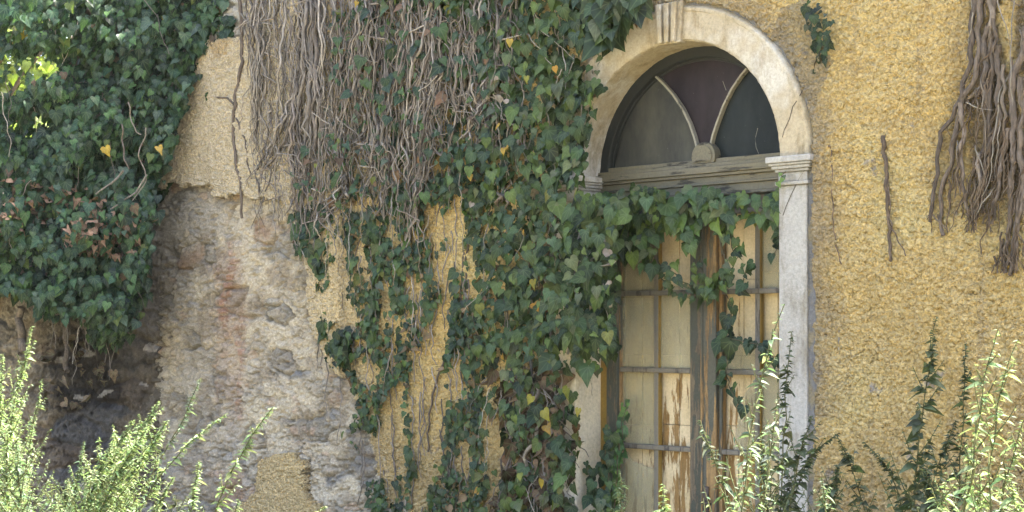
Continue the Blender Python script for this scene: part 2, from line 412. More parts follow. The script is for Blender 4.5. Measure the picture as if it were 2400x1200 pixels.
def masonry(X, Z, s=0, mort=.5):
    """rubble wall: height towards the viewer (m) and colour"""
    wx = X + .05 * fbm(X * 5, Z * 5, 3, s + 1); wz = Z + .035 * fbm(X * 6, Z * 6, 3, s + 2)
    f1, f2, idv = worley(wx / .24, wz / .145, s + 3)
    f3, f4, id2 = worley(wx / .085 + 7, wz / .05, s + 8)
    big = sst(.05, .30, f2 - f1); sm = sst(.04, .25, f4 - f3)
    cover = sst(-.16, .20, fbm(X * 2.3, Z * 3.2, 4, s + 11) + mort - .5 + (idv - .5) * .55)       # 1 = smeared with mortar
    rough = fbm(X * 17, Z * 19, 5, s + 15, .66); ridg = np.abs(fbm(X * 5, Z * 8, 4, s + 19))
    fine = fbm(X * 48, Z * 48, 4, s + 23, .75)
    row = np.floor(Z / .055 + .4 * fbm(X * 2, Z * 2, 2, s + 60)); bx = X / .13 + .5 * (row % 2) + _h(row, row * 0, s + 61); fb = np.abs(bx - np.floor(bx) - .5) * 2; fz = Z / .055 + .4 * fbm(X * 2, Z * 2, 2, s + 60) - row; fz = np.abs(fz - .5) * 2
    brick = (1 - sst(.78, .98, fb + .15 * fbm(X * 30, Z * 30, 2, s + 62))) * (1 - sst(.62, .95, fz + .2 * fbm(X * 30, Z * 30, 2, s + 63)))
    idb = _h(np.floor(bx), row, s + 64)
    g1_, g2_, id4 = worley((X + .02 * fbm(X * 12, Z * 12, 2, s + 65)) / .11, (Z + .015 * fbm(X * 12, Z * 12, 2, s + 66)) / .062, s + 67)
    peb = sst(.04, .22, g2_ - g1_); bare2 = sst(.02, .16, fbm(X * 3.3, Z * 4.5, 4, s + 68) + .25 * (id4 - .5))
    st = .030 * big + .014 * (idv - .5) + .006 * sm
    cr1 = np.abs(fbm(X * 8, Z * 12, 4, s + 50, .55)); cr2 = np.abs(fbm(X * 21, Z * 26, 3, s + 54, .6))
    crs = sst(.10, .0, cr1) * .010 + sst(.12, .0, cr2) * .007
    mo = .030 + .010 * rough + .0015 * sm - crs
    pits = sst(.18, .36, fbm(X * 11, Z * 22, 3, s + 27)) * .022
    h = .85 * (st * (1 - cover) + mo * cover) + .015 * fine - .8 * pits - .035 * sst(.022, .0, ridg) * sst(.05, .25, fbm(X * 3, Z * 3, 2, s + 31))
    h = h + bare2 * (.014 * peb + .010 * (id4 - .5) - .008)
    return h, dict(brick=brick, idb=idb, peb=peb, bare2=bare2, id4=id4, big=big, sm=sm, idv=idv, id2=id2, cover=cover, rough=rough, fine=fine, pits=pits)

# --- masonry sheet
need = ~(pip(PX, PY, [(760, -400), (760, 620), (800, 780), (860, 900), (960, 1060), (1000, 1600), (3300, 1700), (3300, -900), (760, -900)])) | ((RD < .16) & ~opening)
need &= ~opening
h, k = masonry(X, Z, 100, .62)
mort = mixc(np.full(X.shape + (3,), 1.0) * (.40, .335, .225), (.315, .275, .22), sst(-4.0, -3.2, -X + .6 * fbm(X * 1.5, Z * 1.5, 3, 40) - 6.6))
leftw = sst(640, 470, PX + 80 * fbm(X * 2, Z * 2, 3, 41))
mort = mixc(np.full(X.shape + (3,), 1.0) * (.67, .60, .475), (.53, .49, .425), leftw)
mort = mixc(mort, (.76, .68, .53), .7 * sst(.05, .3, fbm(X * 3.1, Z * 3.1, 4, 43)))
mort = mixc(mort, (.29, .24, .185), .6 * sst(.08, .3, fbm(X * 2.4 + 9, Z * 4.1, 4, 44)))
pal = 1.15 * np.array([(.27, .25, .215), (.31, .28, .235), (.35, .30, .23), (.34, .25, .185), (.235, .23, .22), (.40, .35, .27), (.29, .26, .21), (.33, .30, .25)])
stc = pal[(k['idv'] * 7.99).astype(int)] * (1 + .5 * k['rough'])[..., None]
red = sst(45, 8, np.abs(PX - 548 - 10 * fbm(X * 3, Z * 3, 2, 45)) + 25 * fbm(X * 9, Z * 5, 4, 46)) * sst(540, 640, PY) * sst(1080, 900, PY)
c = mixc(stc, mort, k['cover'])
pc = 1.5 * pal[(k['id4'] * 7.99).astype(int)]
c = mixc(c, mixc(np.full(X.shape + (3,), 1.0) * (.38, .33, .255), pc, k['peb']), .6 * k['bare2'])
rb = red * sst(-.1, .2, fbm(X * 5, Z * 3, 3, 47))
h = h + rb * (.016 * k['brick'] - .008)
c = mixc(c, (.42, .29, .22), .40 * red); c = mixc(c, np.array((.42, .235, .165)) * (.7 + .6 * k['idb'])[..., None], .75 * rb * k['brick'])
white = (PY < 92 + 18 * pn(X * 6, Z * 6, 48)) & (PX > 470)
c = mixc(c, (.55, .54, .52), .8 * white)
grey = pip(NX, NY, [(820, 1000), (870, 990), (890, 1130), (870, 1150), (840, 1120)])
c = mixc(c, (.27, .26, .25), .6 * grey)
c = c * (1 + .5 * k['fine'])[..., None] * np.array((1.02, 1.0, .95))
corner_shade = sst(500, 330, PX + 40 * fbm(X * 4, Z * 4, 3, 49))  # painted shade of the corner beside ivy and garden wall
c = mixc(c, c * .66, .6 * corner_shade)
strip = (RD < .15) & (X > -.8)
c = mixc(c, mixc(np.full(X.shape + (3,), 1.0) * (.30, .295, .29), (.40, .34, .22), sst(-.1, .25, fbm(X * 12, Z * 8, 3, 50))), strip * 1.0)
h = np.where(strip, .020 + .008 * k['rough'] + .005 * k['fine'], h)
bulge = .05 * sst(.9, .2, Z) + .02 * fbm(X * 1.2, Z * 1.2, 2, 51)
facade_parts = grid_mesh('rubble_masonry', X, -h - np.where(strip, 0, bulge), Z, need, np.clip(c, .01, .9), .05, house, M_MAS)

# --- stucco sheets
def stucco(X, Z, s):
    wx = X + .008 * pn(X * 40, Z * 40, s); wz = Z + .008 * pn(X * 40 + 9, Z * 40, s + 1)
    f1, f2, idv = worley(wx / .019, wz / .017, s + 2)
    g1, g2, id3 = worley(wx / .031 + 3, wz / .027, s + 4)
    blob = np.sqrt(np.clip(1 - f1 * 1.3, 0, 1)) * (.45 + .55 * idv); blob2 = np.sqrt(np.clip(1 - g1 * 1.25, 0, 1)) * (.3 + .7 * id3)
    h = .013 * blob + .015 * blob2 + .008 * fbm(X * 60, Z * 60, 3, s + 6) + .006 * fbm(X * 12, Z * 12, 3, s + 7) + .02 * fbm(X * 1.3, Z * 1.1, 3, s + 8)
    return h, np.maximum(blob, blob2)
h, blob = stucco(X, Z, 200)
n1 = fbm(X * 1.6, Z * 1.6, 4, 210); n2 = fbm(X * 7, Z * 7, 4, 211); n3 = fbm(X * 30, Z * 30, 3, 212)
c = np.full(X.shape + (3,), 1.0) * (.86, .635, .275)
c = mixc(c, (.92, .71, .32), sst(-.05, .35, n1)); c = mixc(c, (.87, .61, .215), .6 * sst(.0, .35, -n1))
c = mixc(c, (.68, .52, .27), .35 * sst(.1, .4, n2))
c = mixc(c, (.90, .71, .36), .3 * sst(0, .4, n3))
c = mixc(c, (.36, .35, .36), .75 * sst(.33, .47, fbm(X * 5 + 4, Z * 4, 5, 214, .65)))          # rubbed grey patches
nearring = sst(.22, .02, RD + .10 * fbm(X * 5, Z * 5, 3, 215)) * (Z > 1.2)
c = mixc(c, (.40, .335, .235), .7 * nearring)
wk = pip(NX, NY, [(1840, 20), (1900, 0), (1960, 150), (1920, 260), (1890, 330), (1870, 220), (1810, 120)])
c = mixc(c, (.34, .29, .21), .6 * wk)
pale = sst(1000, 640, PX)
c = mixc(c, (.80, .69, .50), .92 * pale)
c = mixc(c, (.50, .33, .12), .5 * (pip(NX, NY, [(515, 90), (565, 95), (555, 130), (520, 150)]) | pip(NX, NY, [(1000, 500), (1035, 470), (1040, 540), (1000, 575)])))
# brown root-dirt left on the plaster by the woody vine
dx = np.clip((PX - 2180) / 120, 0, 1) * sst(-60, 40, PX - (2290 - PY * .22)) * sst(560, 430, PY - 60 * fbm(X * 4, Z * 2, 3, 216))
dirt = dx * sst(-.35, .15, fbm(X * 8, Z * 2.5, 4, 217)); print('DIRT', dirt.max(), dirt[(PX > 2250) & (PX < 2390) & (PY > 100) & (PY < 400)].mean())
c = mixc(c, (.20, .155, .10), .9 * dirt)
fur = sst(.30, .42, fbm(X * 16, Z * 1.6, 4, 218)) * sst(1950, 2000, PX) * .12
c = mixc(c, (.30, .22, .12), fur * sst(500, 900, PY))
strk = sst(.12, .42, fbm(X * 9, Z * .55, 4, 221)) * sst(1900, 1960, PX)
c = mixc(c, (.62, .47, .25), .55 * strk)
ck = np.abs(fbm(X * 1.7 + .3 * pn(X * 8, Z * 8, 222), Z * 1.1, 3, 223)); ckm = sst(.010, .002, ck) * sst(-.1, .2, fbm(X * 2, Z * 2, 2, 224)) * sst(1930, 1990, PX)
c = mixc(c, (.30, .23, .13), .5 * ckm); h = h - .008 * ckm
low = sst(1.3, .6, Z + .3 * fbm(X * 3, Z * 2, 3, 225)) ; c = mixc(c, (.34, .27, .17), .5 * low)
c = mixc(c, (.58, .43, .2), .18 * sst(.08, .38, fbm(X * 48, Z * 48, 3, 219)))      # speckle of darker sand, also standing in for shade in the creases
thick = .030
ms = mainmask
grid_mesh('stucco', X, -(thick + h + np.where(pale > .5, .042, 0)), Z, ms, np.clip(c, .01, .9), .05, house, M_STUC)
cl = mixc(c, (.80, .61, .30), .75)
lo = grid_mesh('stucco_patch', X, -(.07 + h * .7 + bulge), Z, lowmask, np.clip(cl, .01, .9), .06, house, M_STUC)
lo['label'] = 'small leftover patch of tan stucco low on the bare masonry'

# --- solid walls behind the skins, roof, dark room
w = MB()
w.box((XL, .02, 0), (CX - ARC - .02, .45, HT)); w.box((CX + ARC + .02, .02, 0), (XR, .45, HT)); w.box((CX - ARC - .02, .03, ZS + ARC + .02), (CX + ARC + .02, .45, HT))
w.box((XL, 5.2, 0), (XR, 5.6, HT)); w.box((XL, .45, 0), (XL + .4, 5.2, HT)); w.box((XR - .4, .45, 0), (XR, 5.2, HT))
w.box((CX - ARC - .5, 1.4, 0), (CX + ARC + .5, 1.5, HT - .4))
w.done('wall', M_IN, house)
rf = MB()
for x0 in np.arange(XL - .2, XR + .2, .26):
    a = np.linspace(0, math.pi, 6)
    for y0, z0, y1, z1 in ((-.02, HT, 2.8, HT + .9), (5.8, HT, 2.8, HT + .9)):
        vs = []
        for t in a:
            vs.append((rf.bm.verts.new((x0 + .13 - .14 * math.cos(t), y0, z0 + .10 * math.sin(t))), rf.bm.verts.new((x0 + .13 - .14 * math.cos(t), y1, z1 + .10 * math.sin(t)))))
        for p, q in zip(vs, vs[1:]): rf.bm.faces.new((p[0], q[0], q[1], p[1]))
rf.done('roof', M_ROOF, house, smooth=True)

# --- stone surround
def sweep_arch(sec, n=120, jitter=.0022, seed=0):
    """sec: (r, y) closed outline swept over the half circle"""
    a = np.linspace(0, math.pi, n); sec = np.array(sec)
    m = len(sec)
    V = np.zeros((n, m, 3))
    j = jitter * fbm(a[:, None] * 14 + 0 * sec[None, :, 0], np.arange(m)[None, :] * .7 + 0 * a[:, None], 4, seed)
    rr = sec[None, :, 0] + j * 1.5
    V[..., 0] = CX - np.cos(a)[:, None] * rr; V[..., 2] = ZS + np.sin(a)[:, None] * rr; V[..., 1] = sec[None, :, 1] + j
    i = np.arange(n - 1)[:, None] * m; k2 = np.arange(m)[None, :]; k3 = (k2 + 1) % m
    q = np.stack([i + k2, i + k3, i + m + k3, i + m + k2], -1).reshape(-1, 4)
    return V.reshape(-1, 3), q

ro = ARC + RW
sec = [(ARC, .21)] + [(ARC, y) for y in np.linspace(.16, -.022, 7)] + [(ARC + .004, -.029), (ARC + .010, -.034)] + [(r_, -.035) for r_ in np.linspace(ARC + .03, ro - .022, 6)] + \
      [(ro - .018, -.039), (ro - .004, -.040), (ro + .004, -.034), (ro + .016, -.016), (ro + .018, .06)]
V, q = sweep_arch(sec, 150, .003, 5)
arch = link('stone_arch', mesh_np('stone_arch', V, [q]), M_LIME, house)
def mitre(me):
    for p in me.polygons: p.use_smooth = True
    try: me.set_sharp_from_angle(angle=R(35))
    except Exception: pass
mitre(arch.data)
# keystone: tapered block with three ridges
ks = MB(); kx = CX - .008
zb, zt = ZS + ARC - .012, ZS + ro + .03
wb, wt = .072, .088
ks.prism([(kx - wb, zb), (kx + wb, zb), (kx + wt, zt), (kx - wt, zt)], -.052, .0)
for d in (-.55, 0, .55):
    ks.prism([(kx + (d - .17) * wb, zb + .004), (kx + (d + .17) * wb, zb + .004), (kx + (d + .17) * wt, zt - .006), (kx + (d - .17) * wt, zt - .006)], -.074, -.0525)
o = ks.done('keystone', M_LIME, arch)
md = o.modifiers.new('b', 'BEVEL'); md.width = .006; md.segments = 2
def bevel(o, w_=.004, s_=2):
    md = o.modifiers.new('b', 'BEVEL'); md.width = w_; md.segments = s_; md.limit_method = 'ANGLE'
# jambs and imposts
for sd in (-1, 1):
    xi_, xo_ = CX + sd * ARC, CX + sd * (ARC + RW - .012)
    a_, b_ = min(xi_, xo_), max(xi_, xo_)
    p = MB(); p.box((a_, -.035, .0), (b_, .21, ZS - .135)); o = p.done('jamb', M_PIL if sd > 0 else M_JAMB_LIT, arch); bevel(o, .006)
    ip = MB(); z = ZS - .0005
    for hh, oh in ((.030, .046), (.012, .036), (.016, .026), (.014, .014), (.044, .002), (.018, .014)):
        ip.box((a_ - oh, -.035 - oh, z - hh + .0004), (b_ + oh, .21, z)); z -= hh
    o = ip.done('impost', M_LIME if sd < 0 else M_PIL, arch); bevel(o, .004)
# cracks in the right side of the arch and its capital: hairline dirt-filled fissures
for pts in ([(1884, 205), (1872, 230), (1858, 250), (1850, 280), (1838, 305), (1834, 322)], [(1893, 388), (1872, 420), (1855, 455), (1842, 485), (1835, 505)]):
    P = at(np.array([p_[0] for p_ in pts]), np.array([p_[1] for p_ in pts]), -.0355)
    t_ = MB().tube(P, .0022, 5).done('crack', M_CRACK, arch, True)

# --- door
def dx_(px, y=.19, py=900): return float(at(px, py, y)[0])
def dz_(py, px=1560, y=.19): return float(at(px, py, y)[2])
YF, YL, YS = .165, .185, .235
ZT1 = dz_(384, 1640, .16); ZT0 = dz_(462, 1640, .16)          # transom top and bottom
ex = CX - ARC; fx = CX + ARC
d = MB()
xa = dx_(1421, YF); xb = dx_(1446, YF)
xa2 = 2 * CX - xa; xb2 = 2 * CX - xb
d.box((xa, YF, 0), (xb, .26, ZT0 + .01)); d.box((xb2, YF, 0), (xa2, .26, ZT0 + .01))
door = d.done('door', M_GREEN, house); bevel(door, .004)
sb = MB(); sb.box((ex - .001, YF + .006, 0), (xa - .001, .24, ZT0), .003); sb.done('stop_bead', M_OCHRE, door); sb = MB(); sb.box((xa2 + .001, YF + .006, 0), (fx + .001, .24, ZT0), .003); sb.done('stop_bead', M_OCHRE, door)
xl0, xl1 = dx_(1447, YL), dx_(1453, YL)
xc0, xc1 = dx_(1531, YL), dx_(1541, YL)
xm0, xm1, xm2, xm3 = dx_(1617, YL), dx_(1646, YL), dx_(1684, YL), dx_(1692, YL)
xd0, xd1 = dx_(1768, YL), dx_(1779, YL)
xr1 = 2 * CX - xl1 + .02; xr0 = xa2 - .005
zr = [dz_(1238), dz_(1050), dz_(868), dz_(686), dz_(505)]
zbot = .62
f_ = MB(); f_.box((xl0, YL, .02), (xl1, .225, ZT0), .003); o = f_.done('edge_stile', M_STILE, door)
f_ = MB(); f_.box((xr1, YL, .02), (xr0, .225, ZT0), .003); f_.done('edge_stile', M_GREEN, door)
f_ = MB(); f_.box((xm0, YL, .02), (xm1 - .002, .225, ZT0), .004); f_.done('stile', M_GREEN, door)
f_ = MB(); f_.box((xm1, YL - .022, .02), (xm2, .22, ZT0), .007); f_.box((xm1 + .012, YL - .030, .02), (xm1 + .022, YL - .021, ZT0), .003); f_.done('meeting_stile', M_STILE, door)
f_ = MB(); f_.box((xm2 + .002, YL, .02), (xm3, .225, ZT0), .004); f_.done('stile', M_STILE, door)
for a_, b_ in ((xc0, xc1), (xd0, xd1)):
    f_ = MB(); f_.box((a_, YL + .004, zbot), (b_, .222, ZT0), .004); f_.box((a_ - .004, YL + .012, zbot), (a_ + .012, .2215, ZT0), .002); f_.done('muntin', M_GREYB, door)
    f_ = MB(); f_.box((b_ + .0005, YL + .006, zbot + .01), (b_ + .004, .2205, ZT0), .001); f_.done('putty_strip', M_OCHRE, door)
for a_, b_ in ((xl1, xm0), (xm3, xr1)):
    for z in zr:
        f_ = MB(); f_.box((a_, YL - .003, z - .014), (b_, .220, z + .012), .005); f_.done('crossbar', M_GREYB, door)
    f_ = MB(); f_.box((a_, YL + .002, .02), (b_, .2235, zbot), .004); f_.box((a_ + .07, YL - .006, .12), (b_ - .07, YL + .001, zbot - .1), .003); f_.done('bottom_panel', M_GREEN, door)
    f_ = MB(); f_.box((a_, YL + .002, ZT0 - .07), (b_, .2237, ZT0 - .002), .004); f_.done('top_rail', M_GREEN, door)
# shutters: cream boards behind the glass
cols = [(xl1, xc0), (xc1, xm0), (xm3, xd0), (xd1, xr1)]
for i, (a_, b_) in enumerate(cols):
    n = 2; wdt = (b_ - a_ + .03) / n
    b2 = MB()
    for j in range(n):
        x0 = a_ - .015 + j * wdt
        zc = [.4] + [zr[1] + .11 + .01 * i, zr[2] + .08, zr[3] + .03 * i] + [ZT0]
        for za, zb_ in zip(zc, zc[1:]):
            b2.box((x0 + .002, YS + rng.uniform(0, .004), za + .001), (x0 + wdt - .002, YS + .03, zb_ - .001), .002)
    o = b2.done('shutter', M_CREAM2 if i in (1, 2) else M_CREAM, door)
# glass that is still in place
zz = [zbot] + zr + [ZT0 - .07]
def pane(a_, b_, z0, z1, poly=None):
    p = MB()
    p.prism(poly or [(a_, z0), (b_, z0), (b_, z1), (a_, z1)], .207, .211)
    o = p.done('pane', M_PANE, door); return o
a_, b_ = cols[0]
for r_ in (2, 3, 4): pane(a_, b_, zz[r_] + .013, zz[r_ + 1] - .015)
pane(a_, b_, 0, 0, [(a_, zz[1] + .013), (b_, zz[1] + .013), (b_, zz[2] - .125), (a_ + .07, zz[2] - .085), (a_ + .03, zz[2] - .035), (a_, zz[2] - .02)])['label'] = 'broken pane with a jagged diagonal upper edge'
a_, b_ = cols[1]
for r_ in (3,): pane(a_, b_, zz[r_] + .013, zz[r_ + 1] - .015)
a_, b_ = cols[2]
pane(a_, b_, 0, 0, [(a_ + .065, zz[2] + .013), (b_, zz[2] + .013), (b_, zz[3] - .02), (a_ + .085, zz[3] - .16)])
pane(a_, b_, 0, 0, [(a_, zz[3] + .013), (b_, zz[3] + .013), (b_, zz[3] + .16), (a_ + .05, zz[3] + .14)])
a_, b_ = cols[3]
for r_ in (2, 4): pane(a_, b_, zz[r_] + .013, zz[r_ + 1] - .015)
lt = MB(); lt.box((xm1 + .025, YL - .034, dz_(1190)), (xm1 + .06, YL - .023, dz_(1130)), .004); lt.tube([(xm1 + .043, YL - .034, dz_(1165)), (xm1 + .043, YL - .07, dz_(1165)), (xm1 + .10, YL - .072, dz_(1167))], .008, 8)
lt.done('door_handle', M_IRON, door, True)

# --- transom and fanlight
t_ = MB(); z = ZT1; x0, x1 = ex - .004, fx + .004
for hh, yo in ((.020, .150), (.034, .128), (.016, .140), (.030, .156), (.012, .146), (.040, .160), (.016, .152)):
    t_.box((x0, yo, z - hh), (x1, .262, z - .0006)); z -= hh
tr_ = t_.done('transom', M_TRANS, house); bevel(tr_, .003)
sec = [(ARC + .001, YF), (ARC - .05, YF), (ARC - .054, YF + .004), (ARC - .056, YF + .03), (ARC - .066, YF + .032), (ARC - .068, .235), (ARC + .001, .235)]
V, q = sweep_arch(sec, 90, .001, 8)
zo = ZS - 0.0
m_ = mesh_np('fanlight', V, [q]); fan = link('fanlight', m_, M_DKGR, house); mitre(m_)
f_ = MB(); f_.box((ex, YF + .004, ZT1 - .001), (fx, .235, ZT1 + .022), .004); f_.done('bottom_rail', M_TRANS, fan)
def fpt(px, py, y=.2):
    p = at(px, py, y); return float(p[0]), float(p[2])
hubx, hubz = fpt(1651, 384, YF)
hb = MB(); a = np.linspace(0, math.pi, 22)
a = np.linspace(-.5, math.pi + .5, 30)
hb.prism([(hubx + .072 * math.cos(t), ZT1 + .036 + .072 * math.sin(t)) for t in a], YF - .012, .225)
hb.prism([(hubx + .056 * math.cos(t), ZT1 + .036 + .056 * math.sin(t)) for t in a], YF - .018, YF - .0125)
hub = hb.done('hub', M_TRANS, fan); bevel(hub, .005)
bars = [[(1636, 352), (1628, 322), (1617, 290), (1600, 255), (1578, 222), (1556, 197), (1534, 176)],
        [(1664, 350), (1671, 318), (1681, 288), (1696, 248), (1716, 208), (1738, 176), (1762, 148)]]
bw = []
for bpx in bars:
    pts = [fpt(px, py, YF + .02) for px, py in bpx]; bw.append([p_ for p_ in pts if math.hypot(p_[0] - CX, p_[1] - ZS) < ARC - .06])
    P = np.array([(x, YF + .022, z) for x, z in pts])
    T = np.gradient(P, axis=0); T /= np.linalg.norm(T, axis=1)[:, None]; Nn = np.stack([T[:, 2], 0 * T[:, 0], -T[:, 0]], 1)
    out = [(p_[0], p_[2]) for p_ in P + Nn * .006] + [(p_[0], p_[2]) for p_ in (P - Nn * .006)[::-1]]
    o = MB().prism(out, YF + .012, .222).done('glazing_bar', M_RIB, fan); bevel(o, .003)
RG = ARC - .05
def arcpts(a0, a1, n=18): return [(CX + RG * math.cos(t), ZS + RG * math.sin(t)) for t in np.linspace(a0, a1, n)]
def ang(p): return math.atan2(p[1] - ZS, p[0] - CX)
zb_ = ZT1 + .018
la, ra = ang(bw[0][-1]), ang(bw[1][-1])
for pts, mt in (([(CX - RG, zb_)] + [(hubx - .02, zb_)] + bw[0] + arcpts(la, math.pi - .03), M_GLA),
                ([(hubx + .02, zb_)] + [(CX + RG, zb_)] + arcpts(.03, ra) + bw[1][::-1], M_GLC),
                ([(hubx - .02, zb_), (hubx + .02, zb_)] + bw[1] + arcpts(ra, la) + bw[0][::-1], M_GLB)):
    MB().prism(pts, .205, .209).done('pane', mt, fan)
for pts in ([(1694, 190), (1702, 212)], [(1776, 300), (1770, 325), (1772, 345), (1778, 360)]):
    P = at(np.array([p_[0] for p_ in pts]), np.array([p_[1] for p_ in pts]), .2045)
    MB().tube(P, .0016, 4).done('glass_crack', M_RIB, fan, True)

# ------------------------------------------------------------------ garden wall at left
GZ = 10.62
corner = atz(352., 774., GZ)
gdir = -RT
gn = 300; gx = np.concatenate([np.linspace(-.12, 1.6, 330), np.linspace(1.61, 5, 300)]); gz = np.concatenate([np.arange(0, 4.2, .011)])
U, W = np.meshgrid(gx, gz, indexing='ij')
h, k = masonry(U * .8 + 40, W * .85, 300, .38)
top = 4.0 - 1.95 * sst(.30, 1.0, U + .12 * fbm(U * 3, U * 0, 3, 330)) + .12 * fbm(U * 5, U * 0 + 3, 3, 331)
sag = .12 * sst(.9, .3, W)
P = corner[None, None, :] * np.array((1, 1, 0)) + gdir * U[..., None] + UP * W[..., None] - FW * (h * 1.5 + sag)[..., None]
pal2 = np.array([(.17, .145, .115), (.22, .19, .145), (.26, .22, .165), (.15, .12, .09), (.13, .125, .12), (.28, .245, .19), (.19, .155, .11), (.30, .28, .245)])
c = mixc(pal2[(k['idv'] * 7.99).astype(int)] * (1 + .6 * k['rough'])[..., None], (.21, .18, .135), k['cover'])
GPX, GPY, _ = proj(P)
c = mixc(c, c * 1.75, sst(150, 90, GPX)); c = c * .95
soot_shade = sst(-.25, .2, .35 - ((GPX - 200) / 110) ** 2 * .5 - ((GPY - 870) / 110) ** 2 * .5 + .5 * fbm(U * 6, W * 6, 4, 340))  # brown-black soot, with the shade below the ivy painted in
c = mixc(c, (.035, .032, .030), .8 * soot_shade)
c = mixc(c, (.13, .11, .085), .5 * sst(270, 340, GPX + 30 * fbm(U * 5, W * 5, 3, 341)) * sst(640, 720, GPY))  # shade of the house corner painted onto the stones
chip = (k['id2'] > .93) & (k['sm'] > .8) & (k['cover'] < .6)
c = mixc(c, (.42, .39, .34), .8 * chip)
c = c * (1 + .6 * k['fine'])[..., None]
keep = W < top
n_, m2 = U.shape
idx = np.arange(n_ * m2).reshape(n_, m2)
qk = keep[:-1, :-1]
quads = np.stack([idx[1:, :-1][qk], idx[:-1, :-1][qk], idx[:-1, 1:][qk], idx[1:, 1:][qk]], -1)
used = np.unique(quads); mp = -np.ones(n_ * m2, np.int64); mp[used] = np.arange(len(used))
V = P.reshape(-1, 3)[used]; C = c.reshape(-1, 3)[used]; quads = mp[quads]
# solid body behind: ragged columns
bV = []; bQ = []; off = len(V)
us = np.linspace(-.1, 5, 40)
tops = 4.0 - 1.95 * sst(.30, 1.0, us) - .12
for a_, b_, t_ in zip(us, us[1:], np.minimum(tops[:-1], tops[1:])):
    base = corner * np.array((1, 1, 0))
    qd = [base + gdir * a_ + FW * .03, base + gdir * b_ + FW * .03, base + gdir * b_ + FW * .42, base + gdir * a_ + FW * .42]
    bV += qd + [p_ + UP * t_ for p_ in qd]
    bQ += [[off + i for i in f] for f in ((0, 1, 5, 4), (1, 2, 6, 5), (2, 3, 7, 6), (3, 0, 4, 7), (4, 5, 6, 7))]; off += 8
V = np.concatenate([V, np.array(bV)]); C = np.concatenate([C, np.tile((.16, .14, .11), (len(bV), 1))])
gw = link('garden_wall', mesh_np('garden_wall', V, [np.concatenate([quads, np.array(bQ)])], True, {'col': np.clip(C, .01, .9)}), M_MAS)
gw['label'] = 'dark sooty, shade-toned rubble garden wall under the big ivy, meeting the house corner'; gw['category'] = 'wall'

# ------------------------------------------------------------------ leaves
IVY = np.array([(0, .03), (.12, -.12), (.30, -.12), (.48, .08), (.41, .24), (.43, .40), (.26, .54), (.12, .78), (0, 1.0)])
HEART = np.array([(0, .03), (.13, -.11), (.33, -.10), (.46, .10), (.44, .30), (.34, .50), (.21, .68), (.09, .86), (0, 1.0)])
LANCE = np.array([(0, 0), (.03, .06), (.09, .2), (.14, .36), (.145, .5), (.115, .66), (.07, .82), (.028, .93), (0, 1.0)])
RHOMB = np.array([(0, 0), (.04, .1), (.16, .24), (.30, .36), (.25, .50), (.20, .62), (.12, .78), (.05, .92), (0, 1.0)])
def leaf_template(out, fold=.22, droop=.25, cup=0.0):
    r_ = out[1:-1]; m = len(r_)
    mid = np.array([(0, out[0, 1]), (0, .3), (0, .62), (0, 1.0)])
    co = [(*p, 0) for p in mid] + [(u, v, 0) for u, v in r_] + [(-u, v, 0) for u, v in r_]
    co = np.array(co, float)
    co[:, 2] = fold * np.abs(co[:, 0]) - droop * co[:, 1] ** 2 - cup * co[:, 0] ** 2
    tris = []
    for side in (0, 1):
        b0 = 4 + side * m
        rim = [0] + [b0 + i for i in range(m)] + [3]
        vr = [out[0, 1]] + list(r_[:, 1]) + [1.0]
        def mi(v): return 1 if v < .45 else 2
        ms = [0 if i == 0 else (3 if i == m + 1 else mi(vr[i])) for i in range(m + 2)]
        for i in range(m + 1):
            a, b_ = rim[i], rim[i + 1]
            ca = ms[i] if 0 < i < m + 1 else (ms[1] if i == 0 else ms[m])
            cb = ms[i + 1] if 0 < i + 1 < m + 1 else ca
            t = [(a, b_, ca)]
            if cb != ca: t.append((b_, cb, ca))
            for x in t:
                if len(set(x)) == 3: tris.append(x if side == 0 else x[::-1])
    # close base and tip to the midrib
        for x in ((0, rim[1], ms[1]) if ms[1] != 0 else None,):
            pass
    return co, np.array(tris)

TPL = [leaf_template(IVY), leaf_template(HEART), leaf_template(IVY, .35, .45), leaf_template(HEART, .1, .35, .3)]
TPL_L = [leaf_template(LANCE, .5, .3), leaf_template(LANCE, .3, .5)]
TPL_R = [leaf_template(RHOMB, .4, .3), leaf_template(RHOMB, .2, .45)]
TPL_D = [leaf_template(IVY, 1.0, .9), leaf_template(HEART, -.9, -.7), leaf_template(IVY, .8, -.8)]

def leaves_data(P, N, T, size, tint, tpls):
    P = np.asarray(P); n = len(P)
    N = N / np.linalg.norm(N, axis=1)[:, None]
    T = T - N * np.sum(T * N, 1)[:, None]; T = T / (np.linalg.norm(T, axis=1)[:, None] + 1e-9)
    B = np.cross(N, T)
    which = rng.integers(0, len(tpls), n)
    Vs = []; Fs = []; Ts = []; Ls = []; off = 0
    for w_, (co, tri) in enumerate(tpls):
        m = which == w_
        if not m.any(): continue
        asp = rng.uniform(.82, 1.12, m.sum())
        s_ = size[m][:, None, None]
        V = P[m][:, None, :] + s_ * (co[None, :, 0:1] * asp[:, None, None] * B[m][:, None, :] + (co[None, :, 1:2] - .15) * T[m][:, None, :] + co[None, :, 2:3] * N[m][:, None, :])
        k_ = len(co)
        F_ = (tri[None] + (np.arange(m.sum()) * k_)[:, None, None]).reshape(-1, 3) + off
        off += m.sum() * k_
        Vs.append(V.reshape(-1, 3)); Fs.append(F_)
        Ts.append(np.repeat(tint[m], k_, 0))
        L = np.zeros((m.sum(), k_, 3)); L[..., 0] = co[None, :, 0]; L[..., 1] = co[None, :, 1]; L[..., 2] = rng.random(m.sum())[:, None]
        Ls.append(L.reshape(-1, 3))
    return np.concatenate(Vs), np.concatenate(Fs), np.concatenate(Ts), np.concatenate(Ls)

